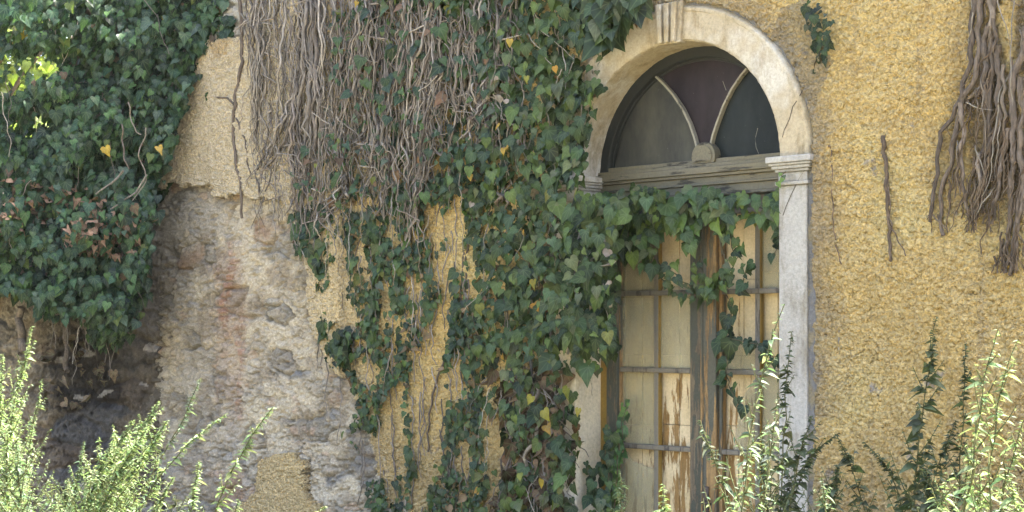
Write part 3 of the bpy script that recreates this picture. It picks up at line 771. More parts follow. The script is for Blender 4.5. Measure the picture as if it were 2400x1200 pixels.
def leaf_obj(name, P, N, T, size, tint, mat, parent, tpls=None, origin=(0, 0, 0)):
    if mat is M_LEAF and len(P) > 1: size = size * rng.choice([.55, .8, 1.0, 1.4], len(P), p=[.2, .3, .38, .12])
    V, Fc, Tn, L = leaves_data(P, N, T, size, tint, tpls or TPL)
    o = link(name, mesh_np(name, V - np.asarray(origin), [Fc], True, {'tint': Tn, 'leafco': L}), mat, parent)
    return o

def scatter(poly, n, holes=(), rag=10, seed=0, keepf=None):
    """n photo points inside poly and outside the holes, ragged edges"""
    poly = np.array(poly, float); lo = poly.min(0); hi = poly.max(0)
    out = []; tot = 0; tries = 0
    while tot < n and tries < 60:
        p = rng.uniform(lo, hi, (4 * n, 2)); tries += 1
        q = p + rag * np.stack([pn(p[:, 0] / 40, p[:, 1] / 40, seed), pn(p[:, 0] / 40 + 31, p[:, 1] / 40, seed + 1)], 1) * 1.5
        k_ = pip(q[:, 0], q[:, 1], poly)
        for hsh in holes: k_ &= ~pip(q[:, 0], q[:, 1], hsh)
        if keepf is not None: k_ &= rng.random(len(p)) < keepf(p[:, 0], p[:, 1])
        p = p[k_]; out.append(p); tot += len(p)
    return np.concatenate(out)[:n]

GREENS = np.array([(.033, .064, .019), (.024, .052, .020), (.043, .081, .020), (.058, .098, .023), (.027, .056, .024), (.017, .037, .014)])
def green_tints(n, bright=1.0, yellow=.012, brown=.0):
    t = GREENS[rng.integers(0, len(GREENS), n)] * rng.uniform(.6, 1.65, (n, 1)) * bright
    du = rng.random(n) < .08; t[du] = t[du] * .6 + np.array((.09, .10, .075)) * .7
    y = rng.random(n) < yellow * .3; t[y] = np.array((.42, .27, .03)) * rng.uniform(.6, 1.1, (y.sum(), 1))
    y2 = rng.random(n) < yellow * 2; t[y2] = np.array((.13, .15, .03)) * rng.uniform(.7, 1.3, (y2.sum(), 1))
    b_ = rng.random(n) < brown; t[b_] = np.array((.17, .09, .045)) * rng.uniform(.5, 1.3, (b_.sum(), 1))
    return t
def orient(n, out=(0.25, -1, 0), up=(.05, 1.0), side=.55, roll=.65):
    """normals outward and upward, tips hanging"""
    N = np.tile(np.array(out, float), (n, 1)); N[:, 2] += rng.uniform(*up, n); N[:, 0] += rng.normal(0, side, n); N[:, 1] += rng.normal(0, side * .3, n)
    T = np.zeros((n, 3)); T[:, 2] = -1; T[:, 0] = rng.normal(0, roll, n); T[:, 1] = rng.normal(-.2, .2, n)
    return N, T

def house_leaves(poly, n, size, depth, holes=(), rag=10, seed=0, keepf=None, lump=None, bright=1.0, yellow=.012, brown=0, **kw):
    p = scatter(poly, n, holes, rag, seed, keepf); n = len(p)
    d = rng.uniform(depth[0], depth[1], n)
    if lump is not None: d = d * lump(p[:, 0], p[:, 1])
    s_ = rng.uniform(size[0], size[1], n) if not callable(size) else size(p[:, 0], p[:, 1]) * rng.uniform(.5, 1.3, n)
    P = at(p[:, 0], p[:, 1], -d)
    N, T = orient(n, **kw)
    return P, N, T, s_, green_tints(n, bright, yellow, brown)

def cat(*a): return [np.concatenate(x) for x in zip(*a)]

def wpath(pts, y, m=24, wig=4, seed=0, freq=.03):
    """photo polyline -> smooth wiggly world path on the wall, y offset(s)"""
    pts = np.array(pts, float)
    seg = np.hypot(*np.diff(pts, axis=0).T); s_ = np.concatenate([[0], np.cumsum(seg)])
    t = np.linspace(0, s_[-1], m)
    px = np.interp(t, s_, pts[:, 0]); py = np.interp(t, s_, pts[:, 1])
    px = px + wig * pn(t * freq, t * 0 + seed * 1.37, 77) * 1.6 + .35 * wig * pn(t * freq * 4, t * 0 + seed * 2.1, 78)
    yy = np.interp(np.linspace(0, 1, m), np.linspace(0, 1, np.size(y)), np.atleast_1d(y)) if np.size(y) > 1 else np.full(m, y)
    yy = yy - .012 * pn(t * freq * 2, t * 0 + seed * 3.3, 79)
    return at(px, py, yy)
WOOD = np.array([(.25, .218, .182), (.32, .285, .24), (.18, .152, .125), (.43, .385, .325), (.26, .222, .19), (.36, .32, .275)])
PALEW = np.array([(.42, .37, .29), (.50, .45, .36), (.36, .30, .23)])
def wood(p=WOOD): return p[rng.integers(0, len(p))] * rng.uniform(.75, 1.2)

# ---- 1. hanging dry vine curtain in the middle
curt = thing('dry_vine', 'curtain of bare brown hanging vine stems over the wall between ivy and arch', 'vine', tuple(at(820., 300., 0)))
org = np.array(curt.location)
ENDX = np.array([585, 600, 640, 680, 700, 725, 745, 765, 790, 815, 840, 870, 900, 920, 950, 975, 1000, 1050, 1100, 1150, 1190, 1230])
ENDY = np.array([330, 470, 480, 480, 560, 590, 570, 520, 470, 480, 420, 480, 520, 480, 600, 480, 430, 380, 300, 360, 260, 220])
leaders = []
LEAD = [([(735, -60), (730, 120), (722, 260), (712, 400), (705, 470), (712, 570)], .024), ([(750, -60), (742, 130), (738, 270), (735, 420), (748, 480), (746, 560)], .021),
        ([(715, -60), (712, 140), (700, 260), (668, 330), (622, 400), (604, 440)], .018), ([(720, 40), (700, 200), (655, 310), (625, 380), (600, 470)], .012),
        ([(598, -40), (602, 100), (606, 240), (602, 340), (612, 390)], .014), ([(625, -40), (618, 90), (610, 230), (600, 330)], .011), ([(640, -40), (650, 80), (660, 130), (690, 170)], .010),
        ([(765, -40), (790, 60), (770, 160), (740, 260)], .012), ([(768, 300), (790, 370), (806, 420), (811, 478)], .016), ([(880, 300), (850, 330), (812, 360), (800, 380)], .011),
        ([(880, 200), (885, 300), (872, 380), (860, 430), (850, 480)], .017), ([(905, 60), (900, 200), (895, 320), (898, 430), (900, 515)], .020), ([(890, 300), (905, 380), (900, 450)], .014),
        ([(960, -40), (945, 80), (930, 180), (905, 300), (870, 400), (848, 460)], .015), ([(1040, 40), (1030, 150), (1005, 260), (985, 380), (968, 480), (948, 590)], .017),
        ([(1010, -40), (1000, 140), (980, 300), (975, 420)], .012), ([(1000, 60), (985, 180), (960, 300), (930, 400)], .011), ([(1170, 100), (1150, 190), (1120, 260), (1090, 320)], .012),
        ([(1160, 140), (1135, 220), (1105, 290), (1088, 345)], .012), ([(1145, 170), (1130, 250), (1126, 330)], .012), ([(1105, -40), (1110, 60), (1100, 200)], .010), ([(1165, 415), (1180, 440), (1165, 490)], .009),
        ([(860, -40), (862, 60), (840, 180), (800, 280), (770, 330)], .012), ([(700, 240), (690, 330), (700, 430), (690, 500)], .012), ([(820, 380), (790, 470), (745, 520)], .008),
        ([(835, -40), (832, 100), (836, 240), (830, 330)], .011), ([(920, -40), (918, 60), (910, 150)], .011), ([(560, 640 - 640), (580, 60), (600, 180)], .010), ([(985, 310), (1015, 340), (1040, 365), (1062, 390)], .0075)]
LEAD = [([(p_[0][0] + 6, p_[0][1] - 60 - (k_ * 47) % 190)] + p_ if p_[0][1] < 0 else p_, r_) for k_, (p_, r_) in enumerate(LEAD)]
for i, (pts, r_) in enumerate(LEAD):
    P = wpath(pts, [-.06 - .04 * rng.random(), (-.16 if i < 3 else -.10) - .05 * rng.random(), -.07], 34, 7, i, .02)
    rr = .8 * r_ * np.linspace(1.1, .5, 34) * (1 + .22 * pn(np.arange(34) * .5, np.full(34, i * 3.1), 80))
    leaders.append((P, rr))
    c_ = wood(PALEW) if i == len(LEAD) - 1 else wood() * .75
    o = link('stem', tubes_mesh('stem', [(P - org, rr, c_)], 8), M_BARK, curt)
thin = []; runners = []
def endy(x): return np.interp(x, ENDX, ENDY)
pdf_x = np.concatenate([rng.uniform(585, 612, 26), rng.uniform(612, 700, 16), rng.uniform(680, 790, 95), rng.uniform(780, 1010, 150), rng.uniform(1000, 1200, 85)])
for i, x in enumerate(pdf_x):
    ye = endy(x) + rng.uniform(-150, 60)
    y0 = rng.choice([rng.uniform(-300, -60), rng.uniform(-300, -60), rng.uniform(-40, max(ye - 160, 0))])
    if ye - y0 < 60: y0 = ye - 120
    sl = rng.normal(.06, .10) * (ye - y0)
    xm = x + sl * .5 + rng.normal(0, 12)
    pts = [(x + sl, y0), (xm, (y0 + ye) / 2), (x, ye)]
    if x < 700: pts = [(x + sl * .6, y0), (x + rng.normal(0, 8), (y0 + ye) / 2), (x, ye)]
    m = int(10 + (ye - y0) / 22)
    P = wpath(pts, [-.03 - .05 * rng.random(), -.05 - .14 * rng.random(), -.03 - .08 * rng.random()], m, rng.uniform(4, 11), i + 50, .024)
    r_ = rng.choice([.0022, .0035, .005, .007, .010], p=[.28, .3, .2, .13, .09])
    thin.append((P - org, r_ * np.linspace(1.15, .6, m), wood()))
LW = np.array([.45 if p_[0][0][0] < 700 else 3 if p_[0][0][0] < 770 else 2 for p_ in LEAD], float); LW[-1] = .2
for i in range(330):       # strands clinging along the thick stems
    pts, r_ = LEAD[rng.choice(len(LEAD), p=LW / LW.sum())]; pts = np.array(pts, float); a_, b_ = np.sort(rng.random(2)); b_ = min(1, max(b_, a_ + .3)); a_ = min(a_, b_ - .2)
    tt_ = np.linspace(a_, b_, 6) * (len(pts) - 1); o1, o2 = rng.normal(0, 13, 2)
    q_ = np.stack([np.interp(tt_, np.arange(len(pts)), pts[:, 0]) + np.linspace(o1, o2, 6), np.interp(tt_, np.arange(len(pts)), pts[:, 1]) + rng.uniform(-20, 25)], 1)
    m = 22; P = wpath(q_, [-.04 - .05 * rng.random(), -.10 - .09 * rng.random(), -.04 - .08 * rng.random()], m, rng.uniform(4, 10), i + 2000, .028)
    thin.append((P - org, rng.choice([.003, .0045, .006, .009], p=[.35, .3, .2, .15]) * np.linspace(1.1, .6, m), wood()))
for i in range(45):        # slack loops
    x = rng.uniform(640, 1120); y_ = rng.uniform(20, max(60, endy(x) - 120)); w_ = rng.uniform(15, 60) * rng.choice([-1, 1]); L_ = rng.uniform(60, 170)
    P = wpath([(x, y_), (x + w_ * .1, y_ + L_ * .6), (x + w_ * .35, y_ + L_), (x + w_ * .75, y_ + L_ * .95), (x + w_, y_ + L_ * .55)], -.13 - .06 * rng.random(), 22, 4, i + 3000, .03)
    thin.append((P - org, rng.uniform(.002, .0045) * np.linspace(1.1, .6, 22), wood()))
for i in range(260):       # crossing twigs and side rootlets
    x = rng.uniform(600, 1180); ye = rng.uniform(0, max(60, endy(x) - 20)); L_ = rng.uniform(30, 140); a_ = rng.uniform(-1.3, 1.3) + rng.choice([0, .7])
    pts = [(x, ye), (x + math.sin(a_) * L_ * .5, ye + math.cos(a_) * L_ * .45), (x + math.sin(a_ * .6) * L_, ye + math.cos(a_ * .6) * L_)]
    P = wpath(pts, [-.1 - .08 * rng.random(), -.14], 12, 4, i + 900, .05)
    thin.append((P - org, rng.uniform(.0025, .005) * np.linspace(1, .5, 12), wood()))
o = link('tendrils', tubes_mesh('tendrils', thin, 5), M_BARK, curt); o['kind'] = 'stuff'
RUN = [[(905, 0), (925, 60), (932, 110)], [(1070, 0), (1055, 90), (1090, 180), (1085, 280)], [(975, 60), (968, 200), (975, 300), (972, 400)], [(1160, 80), (1150, 180), (1110, 240), (1095, 320)],
       [(1050, 160), (1050, 280), (1060, 350)], [(845, 400), (848, 500), (845, 600)], [(920, 400), (917, 520), (925, 600)], [(920, 600), (925, 670)], [(978, 480), (980, 590), (990, 670)], [(770, 380), (768, 500), (764, 660)],
       [(790, 500), (800, 580), (795, 640)], [(817, 520), (818, 640), (816, 680)], [(842, 600), (842, 680)], [(1075, 320), (1078, 430), (1085, 590)], [(1050, 380), (1055, 450), (1050, 500)], [(1185, 270), (1190, 400), (1230, 490), (1262, 545)],
       [(1220, 130), (1228, 240), (1215, 350), (1215, 390)], [(1200, 300), (1170, 380), (1165, 470)], [(1290, 200), (1285, 300), (1290, 380)], [(1375, 170), (1365, 250), (1352, 330), (1348, 400)], [(1170, 560), (1140, 600), (1132, 680)], [(1190, 540), (1150, 590), (1140, 650)],
       [(1235, 440), (1210, 460), (1190, 470)], [(1300, 480), (1285, 540), (1282, 600)], [(1270, 650), (1262, 690)], [(1150, 480), (1135, 560), (1140, 640)], [(650, 440), (655, 500), (660, 530)], [(610, 470), (606, 560)], [(640, 470), (645, 560), (640, 620)],
       [(700, 560), (720, 640)], [(920, 805), (905, 870), (893, 950)], [(1010, 240), (1000, 340), (985, 400)], [(940, 250), (930, 340), (960, 420), (990, 400)], [(860, 240), (880, 330), (905, 400)], [(1240, 0), (1260, 40), (1290, 55)], [(1005, 0), (1040, 70), (1080, 140)],
       [(1320, 80), (1325, 180), (1330, 230)], [(1345, 130), (1330, 190)], [(1240, 640), (1245, 560)], [(820, 120), (815, 250), (828, 340)], [(690, 60), (700, 160), (690, 250)], [(740, 0), (760, 100), (755, 220), (775, 280)], [(1310, 730), (1275, 790), (1268, 860), (1275, 890)]]
for i, pts in enumerate(RUN):
    P = wpath(pts, [-.08, -.13 - .06 * rng.random(), -.10], 30, 3.5, i + 1500, .03)
    o = link('runner', tubes_mesh('runner', [(P - org, np.linspace(.0042, .0014, 30), wood(PALEW) * .9)], 5), M_BARK, curt)
CURT = [(780, -20), (1120, -20), (1200, 120), (1200, 420), (1010, 460), (950, 520), (860, 460), (800, 500), (770, 470), (740, 560), (690, 540), (680, 400), (770, 250)]
def szw(px, py): return np.interp(px, [0, 600, 800, 1100, 1400], [.055, .047, .047, .060, .068])
a1 = house_leaves(CURT, 1150, szw, (.02, .10), seed=3, bright=.9, brown=.05, yellow=.02)
a2 = house_leaves(CURT, 600, szw, (.10, .20), seed=4, bright=1.0, brown=.05, yellow=.02)
P_, N_, T_, s_, t_ = cat(a1, a2); leaf_obj('foliage', P_, N_, T_, s_, t_, M_LEAF, curt, origin=org)

# ---- 2. ivy on the wall beside and across the door
ivy = thing('ivy', 'thick dark green large leaved ivy beside the arch, spilling across the old door', 'ivy', tuple(at(1280., 700., 0)))
org = np.array(ivy.location)
BIG = [(1000, -20), (1505, -20), (1500, 30), (1468, 70), (1435, 80), (1418, 118), (1408, 150), (1402, 210), (1388, 260), (1392, 310), (1372, 370), (1352, 400), (1352, 440), (1392, 474), (1440, 452),
       (1500, 442), (1560, 446), (1450, 520), (1440, 560), (1448, 640), (1438, 690), (1440, 780), (1452, 830), (1425, 850), (1390, 868), (1345, 862), (1318, 880), (1330, 930), (1352, 990), (1362, 1060),
       (1350, 1110), (1336, 1150), (1330, 1240), (1120, 1240), (1110, 1000), (1120, 820), (1120, 600), (1090, 420), (1150, 300), (1120, 120)]
GAPS = [[(1150, 990), (1190, 1000), (1196, 1080), (1180, 1130), (1150, 1100)], [(1160, 860), (1182, 880), (1180, 950), (1160, 930)], [(1130, 830), (1150, 850), (1150, 930), (1125, 900)], [(1360, 110), (1420, 100), (1400, 150), (1370, 150)]]
def lump(px, py): return .5 + 1.1 * np.exp(-((px - 1330) / 130) ** 2 - ((py - 640) / 260) ** 2) + .5 * fbm(px / 90, py / 90, 3, 60) + .3
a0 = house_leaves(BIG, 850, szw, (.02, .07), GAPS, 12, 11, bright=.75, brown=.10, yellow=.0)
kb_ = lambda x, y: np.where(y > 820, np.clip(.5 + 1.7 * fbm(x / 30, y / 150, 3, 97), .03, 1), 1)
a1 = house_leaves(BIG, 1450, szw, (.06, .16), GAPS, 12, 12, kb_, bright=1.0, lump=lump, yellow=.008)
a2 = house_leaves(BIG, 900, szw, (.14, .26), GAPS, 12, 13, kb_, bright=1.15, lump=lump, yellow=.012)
TOP = [(1000, -18), (1500, -18), (1470, -110), (1380, -90), (1260, -190), (1130, -140), (980, -210), (860, -120), (880, -18)]
a4 = house_leaves(TOP, 420, (.05, .09), (.04, .20), (), 8, 134)
up_ = [(1380, -20), (1500, -20), (1500, 20), (1465, 66), (1430, 80), (1400, 90)]
a3 = house_leaves(up_, 60, (.11, .15), (.10, .24), (), 5, 14, bright=.8, yellow=0)
P_, N_, T_, s_, t_ = cat(a0, a1, a2, a3, a4)
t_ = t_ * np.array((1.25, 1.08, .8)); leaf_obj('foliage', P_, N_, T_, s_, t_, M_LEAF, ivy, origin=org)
# drape across the door, hanging in the opening
DR = [(1380, 460), (1450, 446), (1520, 440), (1600, 446), (1660, 440), (1740, 450), (1838, 452), (1838, 520), (1790, 520), (1745, 510), (1720, 545), (1690, 560), (1665, 520), (1632, 550), (1612, 580), (1580, 540), (1545, 535), (1520, 570), (1480, 590), (1440, 570)]
def door_leaves(poly, n, size, seed, y=(-.02, .12), bright=1.25, rag=8):
    p = scatter(poly, n, (), rag, seed); n = len(p)
    P = at(p[:, 0], p[:, 1], rng.uniform(y[0], y[1], n)); N, T = orient(n, side=.4, up=(.2, .9))
    return P, N, T, rng.uniform(size[0], size[1], n), green_tints(n, bright, .004)
def strand_leaves(pts, step, size, y, jit=14, seed=0, bright=1.1):
    pts = np.array(pts, float); sg = np.hypot(*np.diff(pts, axis=0).T); cs = np.concatenate([[0], np.cumsum(sg)])
    t = np.arange(0, cs[-1], step); n = len(t)
    px = np.interp(t, cs, pts[:, 0]) + rng.normal(0, jit, n); py = np.interp(t, cs, pts[:, 1]) + rng.normal(0, jit * .6, n)
    P = at(px, py, y + rng.uniform(-.03, .03, n)); N, T = orient(n, side=.5, up=(.1, .7), roll=.8)
    return P, N, T, rng.uniform(size[0], size[1], n), green_tints(n, bright, 0)
SG = [[(1540, 570), (1548, 640), (1580, 690), (1620, 700), (1660, 690), (1700, 660), (1730, 600)], [(1640, 600), (1650, 660), (1640, 700)], [(1560, 620), (1600, 660), (1640, 680)], [(1700, 480), (1712, 560), (1722, 600), (1715, 640), (1690, 680)], [(1690, 640), (1660, 672), (1630, 690)]]
dl = [door_leaves(DR, 290, (.05, .088), 70, bright=1.5), door_leaves([(1440, 560), (1480, 590), (1560, 600), (1560, 640), (1470, 610), (1440, 690), (1400, 700), (1400, 560)], 36, (.06, .09), 71)]
dl += [strand_leaves(p_, 10, (.04, .066), .06, 12, i) for i, p_ in enumerate(SG)]
SR = [[(1835, 520), (1825, 560), (1815, 600)], [(1755, 610), (1748, 650), (1735, 680)], [(1710, 700), (1715, 735), (1700, 790), (1740, 800), (1790, 810), (1830, 860)], [(1700, 790), (1702, 850), (1708, 900), (1720, 940), (1735, 970)], [(1790, 838), (1815, 858), (1835, 875)]]
P_, N_, T_, s_, t_ = cat(*dl); t_ = t_ * np.array((1.25, 1.08, .8)); leaf_obj('foliage', P_, N_, T_, s_, t_, M_LEAF, ivy, origin=org)
for i, p_ in enumerate(SR): leaf_obj('foliage', *strand_leaves(p_, 10, (.045, .072), .10, 8, 20 + i, .8), M_LEAF, ivy, origin=org)
sh = [(wpath(p_, .09, 24, 5, 200 + i, .04) - org, np.linspace(.004, .002, 24), (.12, .11, .06)) for i, p_ in enumerate(SG + SR)]
sh += [(wpath(p_, .12, 30, 6, 230 + i, .03) - org, np.linspace(.006, .003, 30), (.14, .12, .07)) for i, p_ in enumerate([[(1400, 500), (1550, 480), (1700, 470), (1835, 500)], [(1420, 560), (1540, 570)], [(1690, 560), (1705, 700)], [(1830, 500), (1832, 560)]])]
link('shoot_stem', tubes_mesh('shoot_stem', sh, 5), M_BARK, ivy)
# woody stems and litter inside the lower ivy
STM = [[(1265, 950), (1255, 1030), (1225, 1075), (1250, 1130), (1270, 1150)], [(1262, 900), (1262, 960)], [(1240, 800), (1250, 900), (1235, 1000), (1240, 1240)], [(1180, 700), (1200, 900), (1190, 1240)], [(1300, 500), (1290, 700), (1300, 900), (1290, 1240)], [(1360, 480), (1350, 640), (1330, 830)],
       [(1210, 880), (1222, 960)], [(1290, 1000), (1270, 1100), (1300, 1240)], [(1235, 280), (1228, 420), (1215, 460)], [(1240, 300), (1210, 330), (1195, 380)], [(1190, 60), (1200, 200), (1205, 320)]]
for i, p_ in enumerate(STM):
    P = wpath(p_, [-.06, -.16 if i < 2 else -.09, -.06], 30, 7, 260 + i, .02); rr = (.011 if i < 2 else .009) * np.linspace(1, .8, 30)
    link('stem', tubes_mesh('stem', [(P - org, rr, wood(PALEW) * .8 if i < 2 else wood())], 7), M_BARK, ivy)
LIT = [(1130, 860), (1330, 860), (1320, 950), (1345, 1100), (1320, 1200), (1150, 1200), (1190, 1020)]
p = scatter(LIT, 200, GAPS, 8, 80); N, T = orient(len(p), side=1.0, roll=1.2, up=(-.6, .8))
tt = np.array((.15, .10, .065)) * rng.uniform(.4, 1.5, (len(p), 1))
leaf_obj('dead_leaves', at(p[:, 0], p[:, 1], -rng.uniform(.02, .12, len(p))), N, T, rng.uniform(.05, .09, len(p)), tt, M_DEAD, ivy, TPL_D, org)
tw = []
for i in range(90):
    x, y = scatter(LIT, 1, (), 8, 81)[0]; a_ = rng.normal(0, .5); L_ = rng.uniform(40, 130)
    tw.append((wpath([(x, y), (x + math.sin(a_) * L_, y + math.cos(a_) * L_)], -.03 - .1 * rng.random(), 12, 5, 300 + i, .04) - org, np.linspace(.004, .002, 12), wood()))
for i in range(45):
    x, y = scatter(BIG, 1, (), 8, 82)[0]; a_ = rng.normal(0, .35); L_ = rng.uniform(50, 150)
    tw.append((wpath([(x, y), (x + math.sin(a_) * L_, y + math.cos(a_) * L_)], -.08 - .10 * rng.random(), 14, 4, 400 + i, .04) - org, np.linspace(.003, .0012, 14), wood(PALEW)))
o = link('twigs', tubes_mesh('twigs', tw, 5), M_BARK, ivy); o['kind'] = 'stuff'
# a few orange and yellow leaves and dry curls that catch the eye
sp = [(1253, 712, .085, (.55, .27, .02)), (1245, 932, .07, (.40, .36, .03)), (1275, 965, .09, (.33, .30, .03)), (1282, 1000, .08, (.40, .23, .02)), (1330, 915, .10, (.22, .24, .03)), (1218, 1112, .06, (.26, .28, .03)), (1268, 1128, .07, (.45, .33, .03)), (1250, 660, .07, (.42, .36, .04)),
      (1180, 350, .055, (.5, .32, .03)), (1168, 292, .055, (.55, .34, .02)), (1300, 158, .05, (.55, .30, .03)), (1195, 95, .06, (.5, .36, .06)), (1190, 345, .05, (.45, .28, .03)), (1355, 960, .06, (.4, .33, .04))]
P = np.array([at(a, b, -.24) for a, b, c_, d_ in sp]); N, T = orient(len(sp), side=.3)
for i in range(len(sp)): leaf_obj('yellow_leaf', P[i:i+1], N[i:i+1], T[i:i+1], np.array([sp[i][2]]) * .75, np.array([sp[i][3]]) * .8, M_LEAF, ivy, origin=org)
sp = [(1424, 588, .075), (1432, 612, .08), (1428, 560, .05), (1436, 720, .05), (1170, 225, .09), (1165, 190, .07), (1105, 478, .05), (1180, 238, .08), (1425, 660, .05)]
P = np.array([at(a, b, -.27) for a, b, c_ in sp]); N, T = orient(len(sp), side=.8, roll=1.0)
for i in range(len(sp)): leaf_obj('dry_curl', P[i:i+1], N[i:i+1], T[i:i+1], np.array([sp[i][2]]) * .7, np.array([(.33, .265, .21)]), M_DEAD, ivy, TPL_D, org)

# ---- 3. small-leaved ivy creeping on the stucco
creep = thing('ivy', 'small leaved ivy creeping in strips over tan stucco between rubble and big ivy', 'ivy', tuple(at(950., 850., 0)))
org = np.array(creep.location)
SM = [(690, 500), (720, 560), (745, 500), (780, 470), (850, 500), (950, 430), (1050, 400), (1120, 420), (1125, 640), (1130, 820), (1125, 1000), (1130, 1240), (845, 1240), (860, 1150), (822, 1020), (836, 960), (830, 905), (792, 870), (766, 800), (746, 740), (742, 640), (728, 590), (690, 590)]
SG_ = [[(792, 562), (815, 568), (824, 640), (818, 690), (842, 740), (822, 778), (798, 772), (764, 742), (757, 690), (775, 660), (790, 620)],
       [(1050, 490), (1078, 470), (1088, 560), (1066, 620), (1046, 700), (1048, 770), (1030, 800), (1040, 900), (1035, 1000), (1020, 1060), (1000, 1200), (1000, 1260), (955, 1260), (974, 1100), (964, 1000), (962, 900), (976, 830), (1008, 770), (1022, 690), (1014, 620), (1030, 540)],
       [(1002, 500), (1034, 470), (1040, 530), (1010, 580)], [(932, 890), (944, 940), (945, 1110), (960, 1195), (930, 1185), (898, 1120), (888, 1040), (902, 950)], [(822, 835), (870, 850), (876, 890), (862, 915), (846, 890)],
       [(1085, 580), (1112, 600), (1118, 690), (1085, 720), (1075, 650)], [(1060, 1030), (1090, 1020), (1096, 1100), (1066, 1110)], [(840, 1010), (872, 1010), (880, 1120), (850, 1130)], [(1058, 860), (1085, 800), (1090, 900), (1060, 960)], [(955, 640), (985, 660), (980, 700), (960, 700)], [(895, 660), (905, 660), (905, 730), (897, 730)]]
SG_ = [[(np.mean([q[0] for q in p_]) + (x - np.mean([q[0] for q in p_])) * 1.0 + (3 if k_ == 0 else 9) * np.sign(x - np.mean([q[0] for q in p_])), np.mean([q[1] for q in p_]) + (y - np.mean([q[1] for q in p_])) * 1.06) for x, y in p_] for k_, p_ in enumerate(SG_)]
def szs(px, py): return np.interp(py, [450, 800, 1200], [.046, .044, .039])
def ks_(px, py): return np.clip(.62 + 1.7 * fbm(px / 30, py / 170, 3, 90), .02, 1)
a0 = house_leaves(SM, 1650, szs, (.035, .075), SG_, 7, 91, ks_, bright=.85, brown=.03, yellow=.01, up=(.0, .7))
a1 = house_leaves(SM, 1350, szs, (.06, .11), SG_, 7, 92, ks_, bright=1.1, yellow=.015, up=(.0, .8))
# vertical runner strips inside the gaps
st_ = [strand_leaves(p_, 11, (.035, .055), -.07, 5, 500 + i, 1.0) for i, p_ in enumerate([[(955, 850), (953, 940), (956, 1050), (958, 1200)], [(1040, 560), (1020, 610)], [(1090, 620), (1080, 760), (1100, 900)], [(806, 1015), (830, 1010)], [(1075, 960), (1060, 1060), (1075, 1190)], [(930, 1120), (938, 1190)]])]
a2 = house_leaves([(690, 480), (745, 480), (760, 640), (742, 640), (728, 590), (690, 590)], 90, (.07, .11), (.05, .12), (), 5, 93, bright=.8)
a3 = house_leaves([(745, 760), (785, 755), (830, 790), (800, 880), (770, 840)], 50, (.07, .11), (.05, .10), (), 5, 94, bright=.8)
P_, N_, T_, s_, t_ = cat(a0, a1, a2, a3, *st_); leaf_obj('foliage', P_, N_, T_, s_, t_, M_LEAF, creep, origin=org)
tw = []
for i in range(110):
    x, y = scatter(SM, 1, (), 6, 95)[0]; L_ = rng.uniform(60, 220)
    tw.append((wpath([(x, y), (x + rng.normal(0, 10), y + L_)], -.045 - .03 * rng.random(), 14, 5, 600 + i, .03) - org, np.linspace(.0045, .0025, 14), wood()))
for pts in ([(1040, 830), (1035, 870), (1012, 920), (1005, 990), (1000, 1060)], [(1090, 590), (1078, 700), (1090, 800), (1080, 900)], [(1100, 500), (1095, 600), (1090, 700)], [(1185, 1000), (1180, 1070), (1172, 1140)]):
    tw.append((wpath(pts, -.05, 22, 4, len(tw), .03) - org, np.linspace(.008, .005, 22), (.16, .13, .10)))
link('stems', tubes_mesh('stems', tw, 5), M_BARK, creep)['kind'] = 'stuff'
p = scatter(SM, 90, SG_, 8, 96); N, T = orient(len(p), side=.8, roll=1.0)
leaf_obj('dead_leaves', at(p[:, 0], p[:, 1], -rng.uniform(.05, .10, len(p))), N, T, rng.uniform(.035, .06, len(p)), np.array((.24, .16, .09)) * rng.uniform(.5, 1.4, (len(p), 1)), M_DEAD, creep, TPL_D, org)

# ---- 4. big ivy on the garden wall
big = thing('ivy', 'huge bushy dark ivy mass over the garden wall at the house corner', 'ivy', tuple(atz(200., 700., GZ)))
org = np.array(big.location)
LM = [(-80, -60), (528, -60), (540, 40), (548, 80), (512, 92), (484, 104), (456, 178), (428, 262), (404, 330), (388, 380), (372, 440), (364, 500), (358, 560), (342, 600), (340, 690), (310, 704), (290, 750), (258, 800), (240, 795), (212, 750), (170, 752), (110, 742), (90, 690), (-80, 686)]
HOLE = [[(-80, 130), (20, 120), (40, 150), (70, 130), (110, 140), (150, 160), (120, 185), (60, 190), (20, 230), (-80, 240)], [(20, 280), (60, 290), (40, 310)], [(110, 60), (140, 62), (120, 80)]]
def facadeZ(px):
    q = at(px, np.full(np.shape(px), HY), 0.0); return (q - CAM) @ FW
def big_pts(poly, n, d0, d1, holes=(), seed=0, keepf=None, rag=16):
    p = scatter(poly, n, holes, rag, seed, keepf)
    lm = .26 + .42 * fbm(p[:, 0] / 120, p[:, 1] / 110, 3, 110) + .16 * sst(480, 560, p[:, 1]) * sst(700, 600, p[:, 1]) + .10
    Zb = np.minimum(GZ, facadeZ(p[:, 0]) + .0)
    edge = sst(540, 300, p[:, 0])
    Zd = Zb - (.05 + rng.uniform(d0, d1, len(p)) * (.25 + .75 * edge) + np.clip(lm, 0, 1) * edge)
    return p, atz(p[:, 0], p[:, 1], Zd)
oc = (FW * -1)
def big_leaves(poly, n, d0, d1, size, bright, seed, holes=HOLE, keepf=None, yellow=.006, brown=.01, rag=16):
    p, P = big_pts(poly, n, d0, d1, holes, seed, keepf, rag); n = len(p)
    N, T = orient(n, (oc[0] + .1, oc[1], 0), (.1, .9), .5, .6)
    return P, N, T, rng.uniform(size[0], size[1], n), green_tints(n, bright, yellow, brown)
dens = lambda x, y: np.clip(.75 + 1.0 * fbm(x / 60, y / 55, 3, 111), .03, 1) * np.where((y > 430) & (y < 640) & (x < 330), .6, 1)
